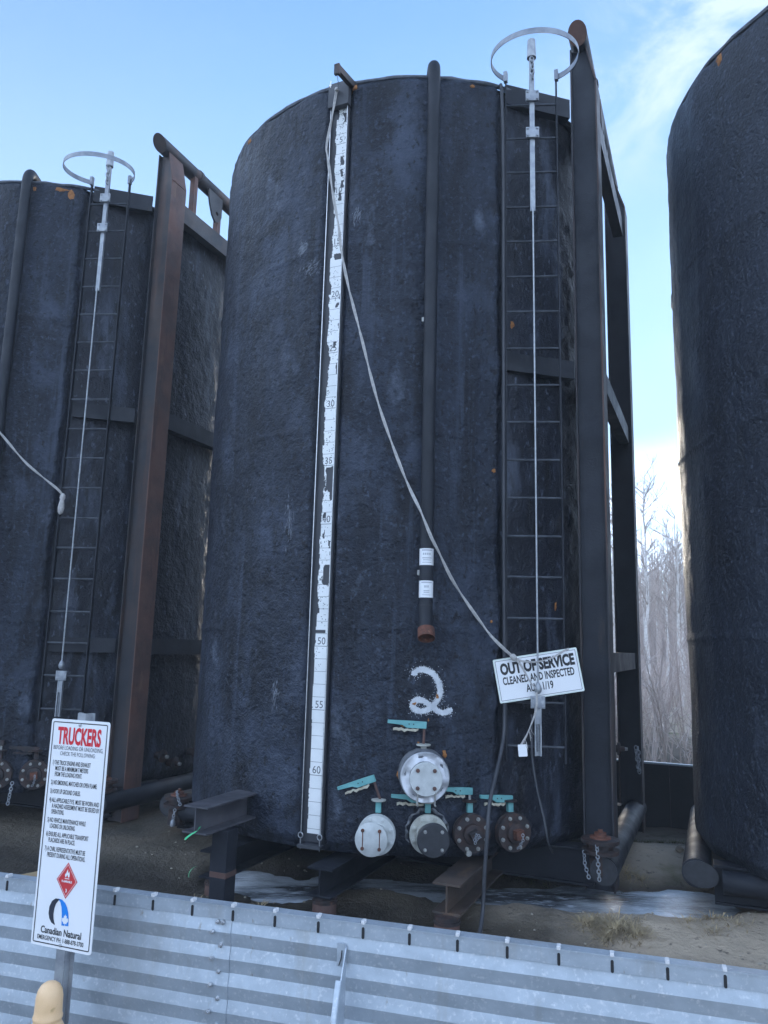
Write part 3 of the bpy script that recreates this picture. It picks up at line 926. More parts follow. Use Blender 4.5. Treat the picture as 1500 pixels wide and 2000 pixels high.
    for w_, lx, z in ((4, 1.205, .528), (5, 1.462, .522)):
        if w_ not in which:
            continue
        M = valve_frame(lx, z)
        b = MB(M)
        b.lathe([(.095, -.10), (.095, .06), (.140, .062), (.140, .088), (.132, .09), (.132, .096), (.140, .098), (.140, .126)], (0, 0, 0), ZA, 32)
        b.lathe([(.075, .126), (.070, .155), (.052, .16)], (0, 0, 0), ZA, 24)
        v = b.build('flanged_valve', 'dark_rust', root, label='dark flanged valve with a rusty plug and chain')
        bolts(v, M, .113, 8, .126, 'bolt_metal', .015)
        T = M @ Matrix.Rotation(R(28 if w_ == 4 else 6), 4, 'Z')
        b = MB(T); b.box((-.034, -.034, .155), (.034, .034, .215))
        b.build('plug', 'dark_rust' if w_ == 4 else 'rust', v, bevel=.004)
        b = MB(M)
        if w_ == 4:
            b.chain([(-.02, -.03, .222), (.0, .022, .226), (.03, .0, .225), (.005, -.012, .228), (-.012, -.045, .222)], .022, .003, .008)
        else:
            b.chain([(.012, .016, .222), (.014, -.03, .224), (.004, -.08, .19), (-.01, -.10, .18)], .026, .0034, .009)
        b.build('chain', 'galvanized_dull', v)
        neck(v, M, .14, .215, disc='dark_rust')
        if w_ == 4:
            stem(v, M, (.0, .225, .05), (.0, .285, .05), 'bolt_metal')
            handle(v, M, .300, .022, .25, R(-1))
        else:
            handle(v, M, .240, .02, .28, R(-3))
        if w_ == 4:
            MB(M).disc((-.03, -.135, .09), ZA, .022, .05, 12).build('bolt', 'bolt_metal', v)

def fill_cap(root, c, lean=0.0, chain_side=-1):
    c = Vector(c)
    T = Matrix.Translation(c) @ Matrix.Rotation(lean, 4, 'Y')
    b = MB(T)
    b.lathe([(.085, -.16), (.085, .0), (.138, .002), (.140, .03), (.098, .034), (.098, .072), (.142, .076), (.144, .104), (.080, .108)], (0, 0, 0), ZA, 30)
    o = b.build('fill_connection', 'dark_rust', root)
    b = MB(T)
    b.lathe([(.082, .106), (.078, .120), (.048, .124), (.046, .148), (.020, .150), (.018, .170)], (0, 0, 0), ZA, 26)
    b.build('plug', 'rust', o)
    return o

def gauge(root):
    b = MB()
    b.box((-.037, -2.100, .385), (.150, -2.092, 6.72))
    b.box((-.037, -2.128, .385), (-.033, -2.101, 6.72)); b.box((.146, -2.128, .385), (.150, -2.101, 6.72))
    o = b.build('gauge_board', 'gauge_channel', root)
    # torn printed strip: fine cells with tears left out
    z_of = lambda m: 6.882 - .1 * m
    cs = .0052
    us = np.arange(0, .116, cs); zs = np.arange(.447, 6.78, cs)
    U, Zg = np.meshgrid(us + cs / 2, zs + cs / 2)
    m = (6.882 - Zg) * 10
    u = U / .116
    worn = sstep(m, 58, 44) * 1.0
    worn = np.clip((56 - m) / 14, .12, 1)
    piece = np.floor(m / 1.55 + .4 * np.sin(m * .7))
    pr = np.modf(np.abs(np.sin(piece * 12.9898) * 43758.5453))[0]
    edge = worn * (.03 + .20 * pr + .16 * fbm(m * .42, m * 0, 71) + .10 * fbm(m * 1.7, m * 0 + 5, 72)) + .05 * np.clip(fbm(m * 2.5, m * 0, 75), 0, 1)
    keep = u > edge
    keep &= u < 1 - worn * .5 * np.clip(fbm(m * .8 + 4, m * 0, 73) - .28, 0, 1)
    crack = np.abs(fbm(u * 2.2, m * .55, 74)) < .007 * worn
    crack |= np.abs(fbm(u * 1.2 + 7, m * .9, 79)) < .005 * worn
    keep &= ~(crack & (m < 52))
    rag = .18 * fbm(u * 3, m * 2, 77)
    for a, b_, c0, c1 in ((35.15, 37.3, .38, 1.1), (36.2, 37.0, .20, .34), (43.3, 45.0, .42, 1.1), (37.2, 38.0, .72, 1.1), (15.8, 16.35, .35, .9), (2.0, 2.9, .72, 1.1), (1.2, 1.4, .8, 1.1),
                        (6.3, 7.2, .55, .82), (7.6, 8.3, .6, .8), (8.7, 9.5, .7, .92), (9.9, 10.7, .52, .72), (39.0, 39.5, .25, .5), (46.2, 47.3, -.1, .22), (48.7, 48.95, .1, .85),
                        (41.4, 42.0, .78, .9), (40.4, 41.2, .3, .42), (20.4, 20.9, .6, .82), (24, 24.6, .5, .75)):
        keep &= ~((m > a + rag * (b_ - a)) & (m < b_ + rag * (b_ - a)) & (u > c0 + rag) & (u < c1 + rag))
    keep[(m > 50)] |= (u > .10)[(m > 50)] & ~crack[(m > 50)]
    rows, cols = keep.shape
    idx = np.arange((rows + 1) * (cols + 1)).reshape(rows + 1, cols + 1)
    q = np.stack([idx[:-1, :-1], idx[:-1, 1:], idx[1:, 1:], idx[1:, :-1]], -1)[keep]
    gu = np.append(us, us[-1] + cs); gzz = np.append(zs, zs[-1] + cs)
    GU, GZ = np.meshgrid(gu, gzz)
    vs = np.stack([GU + .008, np.full_like(GU, -2.1045), GZ], -1).reshape(-1, 3)
    used = np.unique(q); rem = np.zeros(len(vs), int); rem[used] = np.arange(len(used))
    me = bpy.data.meshes.new('gauge_strip')
    me.from_pydata(vs[used].tolist(), [], rem[q].tolist())
    me.materials.append(MATS['gauge_white']); me.update()
    link('gauge_strip', me, o)
    def kept(mm, uu):
        r_ = int((z_of(mm) - .447) / cs); c_ = int(uu * .116 / cs)
        return 0 <= r_ < rows and 0 <= c_ < cols and keep[r_, c_]
    b = MB()
    for k in range(2, 65):
        z = z_of(k); h = .0042 if k % 5 == 0 else .0026
        for j in range(cols):
            if kept(k, (j + .5) / cols):
                x = .008 + j * cs
                b.add([(x, -2.1050, z - h / 2), (x + cs, -2.1050, z - h / 2), (x + cs, -2.1050, z + h / 2), (x, -2.1050, z + h / 2)], [(0, 1, 2, 3)])
    b.build('tick_marks', 'print_grey', o, kind='stuff')
    for k in range(5, 65, 5):
        b = MB()
        s_ = {10: '10', 45: '4'}.get(k, str(k))
        add_text(b, s_, (.070 if k != 45 else .045, -2.1052, z_of(k) + .014), (1, 0, 0), (0, 0, 1), .056, wpc=.92, align='C')
        b.build('numeral', 'print_grey', o)
    b = MB(); b.box((-.047, -2.168, 6.73), (.158, -2.108, 6.97))
    b.build('top_plate', 'gauge_channel', o, bevel=.003)
    for x in (-.028, .139):
        MB().tube([(x, -2.138, 6.73), (x, -2.142, 3.5), (x, -2.138, .46)], .0036, 6).build('guide_wire', 'bright_zinc', o)
        ring = [(x + .020 * math.cos(a), -2.143, .435 + .020 * math.sin(a)) for a in [R(18 * k) for k in range(20)]]
        MB().tube(ring, .0045, 6, closed=True).tube([(x, -2.143, .415), (x, -2.14, .33)], .004, 6).build('eye_bolt', 'bright_zinc', o)
        MB().disc((x, -2.173, 6.955), (0, 1, 0), .012, .02, 10).disc((x, -2.165, 6.935), (0, 0, 1), .006, .07, 8).build('bolt', 'bright_zinc', o)
    b = MB(); b.box((-.042, -2.165, .345), (.155, -2.095, .372)); b.build('foot_bracket', 'gauge_channel', o, bevel=.003)
    # pulley arm reaching out over the rim
    b = MB(); b.bar((.165, -1.95, 6.99), (.178, -2.45, 6.86), (1, 0, 0), .045, .065)
    b.bar((.178, -2.44, 6.80), (.178, -2.44, 6.90), (1, 0, 0), .05, .03)
    b.build('pulley_arm', 'worn_steel', o, bevel=.004)
    MB().tube([(.176, -2.44, 6.81), (.10, -2.25, 6.86), (.055, -2.19, 6.875)], .003, 6).build('arm_wire', 'thin_cable', o)

def painted_two(root):
    """white spray-paint stroke laid on the foam, speckled at its edges"""
    path = [(803, 1312), (812, 1305), (826, 1304), (842, 1311), (853, 1324), (860, 1340), (860, 1355), (852, 1370), (840, 1382), (826, 1388), (812, 1388), (802, 1381), (803, 1371), (813, 1366), (826, 1369), (842, 1379), (856, 1388), (870, 1391), (881, 1387)]
    P = []
    for x, y in path:                                   # stroke outline on the tank's face, in metres along the wall and up it
        P.append((.842 + (x - 803) * .0036, 1.690 - (y - 1312) * .00372))
    P = [tuple(p)[:2] for p in smooth_path([(a, b, 0) for a, b in P], 5)]
    P = np.array(P)
    cs = .0042
    us = np.arange(P[:, 0].min() - .10, P[:, 0].max() + .10, cs); zs = np.arange(P[:, 1].min() - .10, P[:, 1].max() + .10, cs)
    U, Zg = np.meshgrid(us, zs)
    d = np.min(np.hypot(U[..., None] - P[:, 0], Zg[..., None] - P[:, 1]), -1)
    rs = np.random.RandomState(3)
    core = .0185 + .005 * fbm(U * 14, Zg * 14, 81)
    prob = np.clip(1.02 - (d - core) / .010, 0, 1) * .93 + .20 * np.exp(-(d / .036) ** 2)
    keep = rs.rand(*d.shape) < prob * np.where(d < core, 1.1, .8)
    n, k = U.shape
    ph = U / 1.0
    rr = rad((U) / 2.13 + 0.0, Zg) + .0022
    # u measured along arc from the front
    vs = np.stack([rr * np.sin(U / 2.13), -rr * np.cos(U / 2.13), Zg], -1).reshape(-1, 3)
    idx = np.arange(n * k).reshape(n, k)
    q = np.stack([idx[:-1, :-1], idx[:-1, 1:], idx[1:, 1:], idx[1:, :-1]], -1)[keep[:-1, :-1]]
    used = np.unique(q); rem = np.zeros(len(vs), int); rem[used] = np.arange(len(used))
    me = bpy.data.meshes.new('painted_number')
    me.from_pydata(vs[used].tolist(), [], rem[q].tolist())
    me.polygons.foreach_set('use_smooth', np.ones(len(q), bool))
    me.materials.append(MATS['white_spray']); me.update()
    link('painted_number', me, root)

def nozzle(root, lx, ly, z, r=.07):
    d = Vector((lx, ly, 0)).normalized()
    b = MB()
    o = d * 2.03 + Vector((0, 0, z))
    b.lathe([(r * .6, 0), (r * .6, .10), (r, .102), (r, .125), (r * .9, .13), (r * .4, .131), (r * .4, .17), (r * .2, .175)], o, d, 18)
    v = b.build('side_nozzle', 'dark_rust', root)
    MB().lathe([(r * .3, .172), (r * .28, .20)], o, d, 6).build('plug', 'bolt_metal', v)

def tank(name, label, k, shell_m, post_m):
    c = CB + ER * (PITCH * k)
    t = thing(name, label, 'storage tank', (c.x, c.y, 0), -TH, 'upright black storage tanks in a row')
    add_shell(t, shell_m)
    skid_frame(t, post_m)
    base_skid(t)
    return t

BLK = ('black_steel', 'worn_steel', 'worn_steel')
tB = tank('storage_tank', 'middle black tank with a white gauge strip, painted 2 and five valves', 0, 'coating', BLK)
tA = tank('storage_tank', 'left black tank behind the truckers sign, with a rusty brown frame post', -1, 'coating', ('worn_steel', 'worn_steel', 'rusty_steel'))
tC = tank('storage_tank', 'black tank cut off by the right edge, coarse stippled coating', 1, 'coating_coarse', BLK)
for t in (tA, tB):
    ladder(t); lifeline(t); vent_pipe(t, t is tB)
gauge(tB)
valves(tB)
HCOL[:] = ['dark_rust', 'dark_rust']
valves(tA, (4, 5))
painted_two(tB)
fill_cap(tB, (2.125, -1.29, .375))
o = fill_cap(tA, (2.125, -1.29, .375))
for t in (tB, tC):
    b = MB(); b.tube([(-1.92, -1.14, .24), (-1.60, -1.14, .24)], .085, 18)
    b.build('branch_pipe', 'black_steel', t)
fl = fill_cap(tB, (-1.935, -1.16, .285), .05)
MB().chain([(2.115, -1.42, .47), (2.12, -1.425, .36), (2.13, -1.425, .20)], .036, .0045, .012).build('chain', 'galvanized_dull', tB)
MB().chain([(2.01, -1.37, .40), (2.02, -1.39, .30), (2.05, -1.40, .21)], .034, .004, .011).build('chain', 'galvanized_dull', tB)
MB().chain([(-1.93, -1.20, .44), (-1.86, -1.27, .40), (-1.80, -1.30, .33)], .034, .0045, .012).build('chain', 'galvanized_dull', tB)
MB().chain([(-1.86, -1.30, .30), (-1.87, -1.31, .20)], .034, .0045, .012).lathe([(.010, .20), (.022, .185), (.026, .15), (.018, .135)], (-1.87, -1.31, 0), n=12).build('chain', 'galvanized_dull', tB)
tA.scale = (1, 1, 1.011)
MB().chain([(1.55, -1.90, .50), (1.55, -1.93, .30)], .036, .005, .013).build('chain', 'galvanized_dull', tA)
for lx, ly, z in ((2.07, -.355, .60), (2.088, -.16, .50), (2.088, .227, .58), (2.07, .9, .55)):
    nozzle(tA, lx, ly, z)
nozzle(tB, 2.06, .5, .95, .06)
MB().chain([(2.25, .45, 1.0), (2.27, .47, .78), (2.27, .55, .74), (2.26, .60, .98)], .05, .006, .016).build('chain', 'galvanized_dull', tB)
for x, y, z, w, h in ((.995, -1.894, 1.521, .016, .030), (.834, -1.971, 1.459, .022, .018), (1.046, -1.867, 1.085, .022, .040), (.185, -2.132, 6.915, .05, .055), (1.214, -1.763, 6.915, .04, .03),
                      (-1.122, -1.822, 6.90, .06, .035), (1.50, -1.456, 4.709, .03, .05), (1.343, -1.601, 3.353, .022, .022), (1.788, -1.082, 2.264, .022, .055), (1.328, -1.614, 2.109, .012, .02),
                      (.80, -1.97, 1.30, .016, .012), (.745, -1.99, 1.29, .022, .012), (.93, -1.92, 1.34, .008, .02), (.72, -2.0, .93, .016, .05), (.86, -1.95, 1.17, .014, .01)):
    foam_patch(tB, math.atan2(x, -y), z, w, h, int(x * 1000 + z * 77))
for x, y, z, w, h in ((1.294, -1.704, 6.86, .045, .11), (1.20, -1.77, 6.91, .10, .035), (.95, -1.92, 6.88, .03, .04)):
    foam_patch(tA, math.atan2(x, -y), z, w, h, int(x * 1000))
foam_patch(tC, math.atan2(-1.656, 1.340), 6.885, .05, .06, 5)
# chalky scrapes on the coating
def scrape(root, phi, z, w, h, ang, seed, n=70):
    rnd = random.Random(seed); b = MB()
    for k in range(n):
        x = rnd.gauss(0, .45) * w; y = rnd.gauss(0, .45) * h
        L_ = rnd.uniform(.006, .035); a = ang + rnd.uniform(-.5, .5); q = rnd.uniform(.0015, .004)
        dx, dy = math.cos(a), math.sin(a)
        vs = [on_shell(phi + (x + dx * L_ * e - dy * q * f_) / R0, z + y + dy * L_ * e + dx * q * f_, .003) for e, f_ in ((-1, 0), (0, -1), (1, 0), (0, 1))]
        b.add(vs, [(0, 1, 2, 3)], True)
    b.build('scrape_mark', 'scuff_chalk', root, kind='stuff')
scrape(tB, -.128, 5.41, .05, .07, .8, 1, 90)
scrape(tB, -.085, 5.20, .10, .08, .7, 2, 60)
scrape(tB, .12, 5.62, .04, .08, 1.3, 3, 45)
scrape(tB, -.13, 2.9, .05, .25, 1.45, 4, 60)
scrape(tB, -.16, 1.5, .04, .12, 1.45, 5, 40)

# beams and piles under the middle tank ------------------------------------
SPOT = ('leftmost short pile carrying an I-beam, behind the square post', 'middle short pile carrying an I-beam, below the gauge strip', 'rusty right-hand pile carrying an I-beam, beside the hanging black cable')
for lx, lab, m in ((-.70, SPOT[0], 'black_steel'), (.255, SPOT[1], 'black_steel'), (1.205, SPOT[2], 'rust_beam')):
    base = CB + ER * lx + ED * -2.25
    t = thing('pile_support', lab, 'pile support', (base.x, base.y, -.1), -TH, 'short piles under the middle tank')
    MB().ibeam((0, -.10 + (.08 if m == 'rust_beam' else 0), .275), (0, 3.6, .275), (0, 0, 1), .205, .205, .016, .014).build('support_beam', m, t, bevel=.002)
    b = MB(); b.lathe([(.088, -.25), (.088, .118), (.094, .12), (.094, .14), (.088, .143), (.088, .1715)], n=24)
    p = b.build('pile', 'dark_rust', t)
    MB().lathe([(.0885, .03), (.090, .032), (.090, .115), (.0885, .118)], n=24).build('rust_band', 'rusty_steel', p)

# beam on a square post in front of the tank -------------------------------
s0 = Vector((-1.34, 6.09, 0)); e0 = Vector((.39, .92, 0))
t = thing('beam_stand', 'short I-beam on a square black post left of the gauge strip', 'beam stand', (-1.165, 6.12, -.05), -TH)
MB().ibeam((-.10, -.20, .645), (-.10, .52, .645), (0, 0, 1), .195, .215, .013, .011).build('beam', 'painted_sheen_steel', t, bevel=.002)
MB().box((-.075, -.005, -.15), (.065, .135, .5465)).build('post', 'black_steel', t, bevel=.008)
MB().box((-.0775, -.0075, .21), (.0675, .1375, .25)).build('weld_band', 'rusty_steel', t, bevel=.002)

# ------------------------------------------------------------------ near containment wall (corrugated steel)
WA = Vector((-1.735, 3.804, 0)); WB = Vector((1.379, 2.905, 0))
WD = (WB - WA).normalized(); WNn = Vector((WD.y, -WD.x, 0))   # towards the camera
WROT = math.atan2(WD.y, WD.x)
wall = thing('containment_wall', 'low corrugated galvanized steel wall across the foreground', 'containment wall', (WA.x, WA.y, -.12), WROT)
WT = .92   # height of the wall above its foot
def corr_profile():
    pr = [(0.0, WT - .002), (0.0, WT - .052)]
    z = WT - .052; pitch = .1016; d = .0095
    # light face slopes out, grey face slopes back in
    while z > .03:
        pr += [(d * .95, z - pitch * .45), (d, z - pitch * .475), (d * .95, z - pitch * .50), (.0015, z - pitch * .92), (0, z - pitch)]
        z -= pitch
    return [(y, zz_) for y, zz_ in pr if zz_ > 0]
PR = corr_profile()
def wall_panel(x0, x1, lift):
    b = MB()
    n = len(PR)
    rnd = np.linspace(x0, x1, 14)
    vs, fs = [], []
    for x in rnd:
        for y, z in PR:
            vs.append((x, -y - lift + .0018 * math.sin(x * 5 + z * 9), z))
    for i in range(len(rnd) - 1):
        for k in range(n - 1):
            fs.append((i * n + k, i * n + k + 1, (i + 1) * n + k + 1, (i + 1) * n + k))
    b.add(vs, fs)
    m_ = len(vs)
    b.add([(x, y + .003, z) for x, y, z in vs], [q[::-1] for q in fs])
    # closed side edge
    b.add(vs[-n:] + [(x, y + .003, z) for x, y, z in vs[-n:]], [(k, n + k, n + k + 1, k + 1) for k in range(n - 1)])
    return b.build('panel', 'galvanized', wall)
SEAM = 1.19
wall_panel(-3.2, -1.25, .004); wall_panel(-1.25, SEAM, .004); wall_panel(SEAM - .09, SEAM + 2.42, .0); wall_panel(SEAM + 2.40, SEAM + 4.8, .004)
b = MB(); b.box((-3.2, -.0095, WT - .05), (SEAM + 4.8, -.0065, WT)); b.box((-3.2, -.013, WT), (SEAM + 4.8, .042, WT + .005))
b.build('top_angle', 'galvanized', wall)
pill = []
for k in range(7):
    a = math.pi * k / 6
    pill.append((.0055 * math.cos(a), .0165 + .0055 * math.sin(a)))
for k in range(7):
    a = math.pi + math.pi * k / 6
    pill.append((.0055 * math.cos(a), -.0165 + .0055 * math.sin(a)))
sm_ = MB().prism(pill, (0, 0, 0), (1, 0, 0), (0, 0, 1), (0, -.003, 0)).mesh('slot', 'dark_slot')
cm_ = MB().box((-.007, -.020, -.002), (.007, .012, .012)).mesh('clip', 'clip_pale', .002)
for k in range(-16, 29):
    x = SEAM + .006 + k * .1905
    if x < -3.1 or x > 5.6:
        continue
    s_ = link('slot', sm_, wall); s_.location = (x, -.0090, WT - .031)
    c_ = link('clip', cm_, wall); c_.location = (x, 0, WT + .005)
# seam bolts
bm_ = MB().lathe([(.0095, 0), (.0095, .007), (.006, .0075), (.0055, .018)], (0, 0, 0), (0, -1, 0), 8).mesh('bolt', 'bright_zinc')
z = WT - .052; k = 0
while z > .08:
    for dx, dz, dy in ((-.075, -.047, -.020), (-.045, -.10, -.004)) if k else ((-.062, -.010, -.008), (-.038, -.010, -.008), (-.078, -.047, -.020), (-.045, -.10, -.004)):
        o = link('bolt', bm_, wall); o.location = (SEAM + dx + random.uniform(-.003, .003), dy, z + dz)
    z -= .1016; k += 1
# stiffener fin
FX = 1.700
b = MB()
b.prism([(-.018, WT - .085), (-.018, 0), (-.34, 0), (-.30, .10), (-.075, WT - .19), (-.024, WT - .09)], (FX, 0, 0), (0, 1, 0), (0, 0, 1), (.004, 0, 0))
fin = b.build('stiffener_fin', 'galvanized', wall)
MB().bar((FX - .008, -.077, WT - .19), (FX - .008, -.302, .10), (1, 0, 0), .020, .004).build('fin_lip', 'galvanized', fin)
MB().box((FX - .035, -.0225, WT - .16), (FX - .001, -.0185, WT - .075)).build('fin_tab', 'galvanized', fin)
MB().tube([(FX - .014, -.024, WT - .10), (FX - .016, -.028, WT - .13), (FX - .024, -.028, WT - .155)], .0022, 6).build('split_pin', 'dark_slot', fin)

# ------------------------------------------------------------------ far containment wall behind the tanks
bw = thing('containment_wall', 'low black lined wall behind the tanks with a pale steel top edge', 'containment wall', (CB.x + ED.x * 2.42, CB.y + ED.y * 2.42, -.2), -TH)
for k in range(-4, 4):
    MB().box((k * 2.45 + .0015, 0, 0), ((k + 1) * 2.45 - .0015, .05, .78)).build('panel', 'dark_liner', bw, bevel=.006)
MB().box((-9.8, -.012, .78), (9.8, .06, .802)).build('top_angle', 'galvanized', bw, bevel=.003)

# ------------------------------------------------------------------ truckers sign
S = thing('warning_sign', 'tall white TRUCKERS rules sign with a red diamond, on a steel post', 'sign', (-1.2935, 3.45, 0), R(-20.8))
SW, SH, SZ = .158, .460, 1.086
def rrect(w, h, r, n=5):
    pts = []
    for cx, cy, a0 in ((w - r, h - r, 0), (-w + r, h - r, 90), (-w + r, -h + r, 180), (w - r, -h + r, 270)):
        for k in range(n + 1):
            a = R(a0 + 90 * k / n)
            pts.append((cx + r * math.cos(a), cy + r * math.sin(a)))
    return pts
UX, UZ = (1, 0, 0), (0, 0, 1)
plate = MB().prism(rrect(SW, SH, .012), (0, 0, SZ), UX, UZ, (0, .003, 0)).build('plate', 'sign_white', S)
def frame_line(mb, w, h, r, t, o, y):
    a, c = rrect(w, h, r), rrect(w - t, h - t, max(r - t, .002))
    n = len(a)
    mb.add([(o[0] + x, y, o[1] + z) for x, z in a] + [(o[0] + x, y, o[1] + z) for x, z in c], [(i, (i + 1) % n, n + (i + 1) % n, n + i) for i in range(n)])
b = MB(); frame_line(b, SW - .010, SH - .011, .008, .004, (0, SZ), -.0012); b.build('border_line', 'print_black', S)
LB = SZ + SH     # top edge
def sign_line(s, x, d, h, w=None, wpc=None, al='L', m='print_black', bold=0.0, y=-.0014):
    b = MB(); add_text(b, s, (x, y, LB - d), UX, UZ, h, w, wpc, al, bold)
    return b.build('lettering', m, S)
sign_line('TRUCKERS', 0, .102, .066, .236, al='C', m='print_red', bold=.035)
sign_line('BEFORE LOADING OR UNLOADING,', 0, .128, .0165, .268, al='C', m='print_grey')
sign_line('CHECK THE FOLLOWING:', 0, .152, .0165, .190, al='C', m='print_grey')
for s, x, d, w in (('1) THE TRUCK ENGINE AND EXHAUST', -.130, .192, .205), ('MUST BE A MINIMUM 7 METERS', -.114, .216, .178), ('FROM THE LOADING POINT.', -.114, .240, .148),
                   ('2) NO SMOKING, MATCHES OR OPEN FLAME.', -.130, .275, .248), ('3) HOOK UP GROUND CABLES.', -.130, .311, .164),
                   ('4) ALL APPLICABLE P.P.E. MUST BE WORN AND', -.130, .347, .266), ('A HAZARD ASSESSMENT MUST BE ISSUED BY', -.114, .371, .254), ('OPERATIONS.', -.114, .395, .069),
                   ('5) NO VEHICLE MAINTENANCE WHILE', -.130, .429, .205), ('LOADING OR UNLOADING.', -.114, .453, .136),
                   ('6) ENSURE ALL APPLICABLE TRANSPORT', -.130, .486, .226), ('PLACARDS ARE IN PLACE.', -.114, .510, .142),
                   ('7) A CNRL REPRESENTATIVE MUST BE', -.130, .545, .216), ('PRESENT DURING ALL OPERATIONS.', -.114, .569, .202)):
    sign_line(s, x, d, .0178, w, m='print_black', bold=.012)
dz = LB - .652; dx = .004
dd = .055
MB().add([(dx, -.0012, dz + dd * 1.30), (dx - dd, -.0012, dz), (dx, -.0012, dz - dd * 1.30), (dx + dd, -.0012, dz)], [(0, 1, 2, 3)]).build('placard', 'placard_red', S)
b = MB()
for k, (a, c) in enumerate((((0, 1), (-1, 0)), ((-1, 0), (0, -1)), ((0, -1), (1, 0)), ((1, 0), (0, 1)))):
    q = [(dx + a[0] * dd * s_, -.0016, dz + a[1] * dd * 1.30 * s_) for s_ in (.90, .865)] + [(dx + c[0] * dd * s_, -.0016, dz + c[1] * dd * 1.30 * s_) for s_ in (.865, .90)]
    b.add(q, [(0, 1, 2, 3)])
fl_ = [(-.010, 0), (-.013, .008), (-.009, .018), (-.008, .012), (-.004, .024), (.001, .034), (.002, .022), (.006, .018), (.008, .026), (.012, .014), (.012, .006), (.009, 0), (.004, .003), (.0, .012), (-.004, .004)]
b.add([(dx + x, -.0016, dz + .012 + z) for x, z in fl_], [tuple(range(len(fl_)))])
b.add([(dx - .012, -.0016, dz + .006), (dx + .012, -.0016, dz + .006), (dx + .012, -.0016, dz + .009), (dx - .012, -.0016, dz + .009)], [(0, 1, 2, 3)])
add_text(b, 'FLAMMABLE', (dx, -.0016, dz - .008), UX, UZ, .008, .054, None, 'C', .03)
add_text(b, '3', (dx, -.0016, dz - .046), UX, UZ, .013, None, 1, 'C', .03)
b.build('flame_symbol', 'sign_white', S)
# ribbon emblem: dark loop on the left, blue band with a leaf on the right
lz = LB - .806
def arc_band(pts_o, pts_i, m, name):
    n = len(pts_o)
    MB().add([(x - .024, -.0013, lz + z) for x, z in pts_o] + [(x - .024, -.0013, lz + z) for x, z in pts_i], [(i, i + 1, n + i + 1, n + i) for i in range(n - 1)]).build(name, m, S)
arc_band([(.0, .078), (-.022, .078), (-.040, .066), (-.052, .042), (-.053, .016), (-.046, -.004), (-.034, -.018), (-.016, -.025)],
         [(.004, .078), (-.008, .070), (-.018, .058), (-.025, .038), (-.027, .016), (-.024, -.002), (-.020, -.014), (-.014, -.022)], 'print_navy', 'emblem_band')
arc_band([(-.008, .079), (.012, .077), (.030, .066), (.042, .050), (.050, .030), (.054, .008), (.056, -.020)],
         [(-.008, .0785), (.004, .066), (.012, .048), (.016, .028), (.018, .010), (.019, -.006), (.020, -.022)], 'print_blue', 'emblem_band')
leaf = [(0, .030), (-.004, .022), (-.009, .025), (-.008, .013), (-.014, .017), (-.016, .012), (-.021, .013), (-.018, .006), (-.020, .004), (-.010, -.004), (-.011, -.008), (-.001, -.007), (-.001, -.016),
        (.001, -.016), (.001, -.007), (.011, -.008), (.010, -.004), (.020, .004), (.018, .006), (.021, .013), (.016, .012), (.014, .017), (.008, .013), (.009, .025), (.004, .022)]
b = MB(); b.add([(.013 + x * .85, -.0017, lz - .006 + z) for x, z in leaf] + [(.013, -.0017, lz)], [(i, (i + 1) % 25, 25) for i in range(25)])
b.build('leaf_symbol', 'sign_white', S)
b = MB(); add_text(b, 'Canadian Natural', (-.004, -.0014, LB - .868), UX, UZ, .026, .212, None, 'C', .02); b.build('lettering', 'print_black', S)
b = MB(); add_text(b, 'EMERGENCY PH: 1-888-878-3700', (-.004, -.0014, LB - .894), UX, UZ, .0165, .242, None, 'C', .012); b.build('lettering', 'print_black', S)
for z in (LB - .020, LB - .903):
    MB().lathe([(.0065, 0), (.0065, .004), (.004, .005)], (0, -.001, z), (0, -1, 0), 10).build('bolt', 'bright_zinc', S)
# post: U-channel behind the plate and a round pipe beside it
b = MB()
b.box((-.022, .004, -.15), (.022, .008, 1.575)); b.box((-.026, .008, -.15), (-.022, .034, 1.575)); b.box((.022, .008, -.15), (.026, .034, 1.575))
b.box((-.044, .034, -.15), (-.022, .038, 1.575)); b.box((.022, .034, -.15), (.044, .038, 1.575))
b.build('sign_post', 'galvanized_dull', S)
# yellow cap over the pipe stub tied to the sign post ------------------------
yc = thing('post_cover', 'pale yellow plastic dome cap on the post below the truckers sign', 'post cover', (-1.262, 3.30, -.125), R(-20.8))
b = MB()
b.lathe([(.0, .688), (.022, .686), (.036, .676), (.046, .658), (.0505, .635), (.0515, .60), (.0525, .574), (.0555, .568), (.0555, .560), (.0525, .556), (.053, .545), (.0625, .528), (.066, .512), (.0655, .50), (.062, .49),
         (.060, .485), (.060, .30)][::-1], (0, 0, 0), ZA, 36)
b.build('cap', 'yellow_plastic', yc)
b = MB(); b.lathe([(.0335, -.05), (.0335, .5)], (.0, .0, 0), ZA, 20); b.build('pipe', 'galvanized_tube', yc)
tie = [(.068 * math.cos(a), .068 * math.sin(a) * 1.0, .500 + .010 * math.sin(a * 1.0 + 2.6)) for a in [R(10 * k) for k in range(36)]]
MB().tube(tie, .0032, 6, closed=True).build('tie_wire', 'dark_slot', yc)

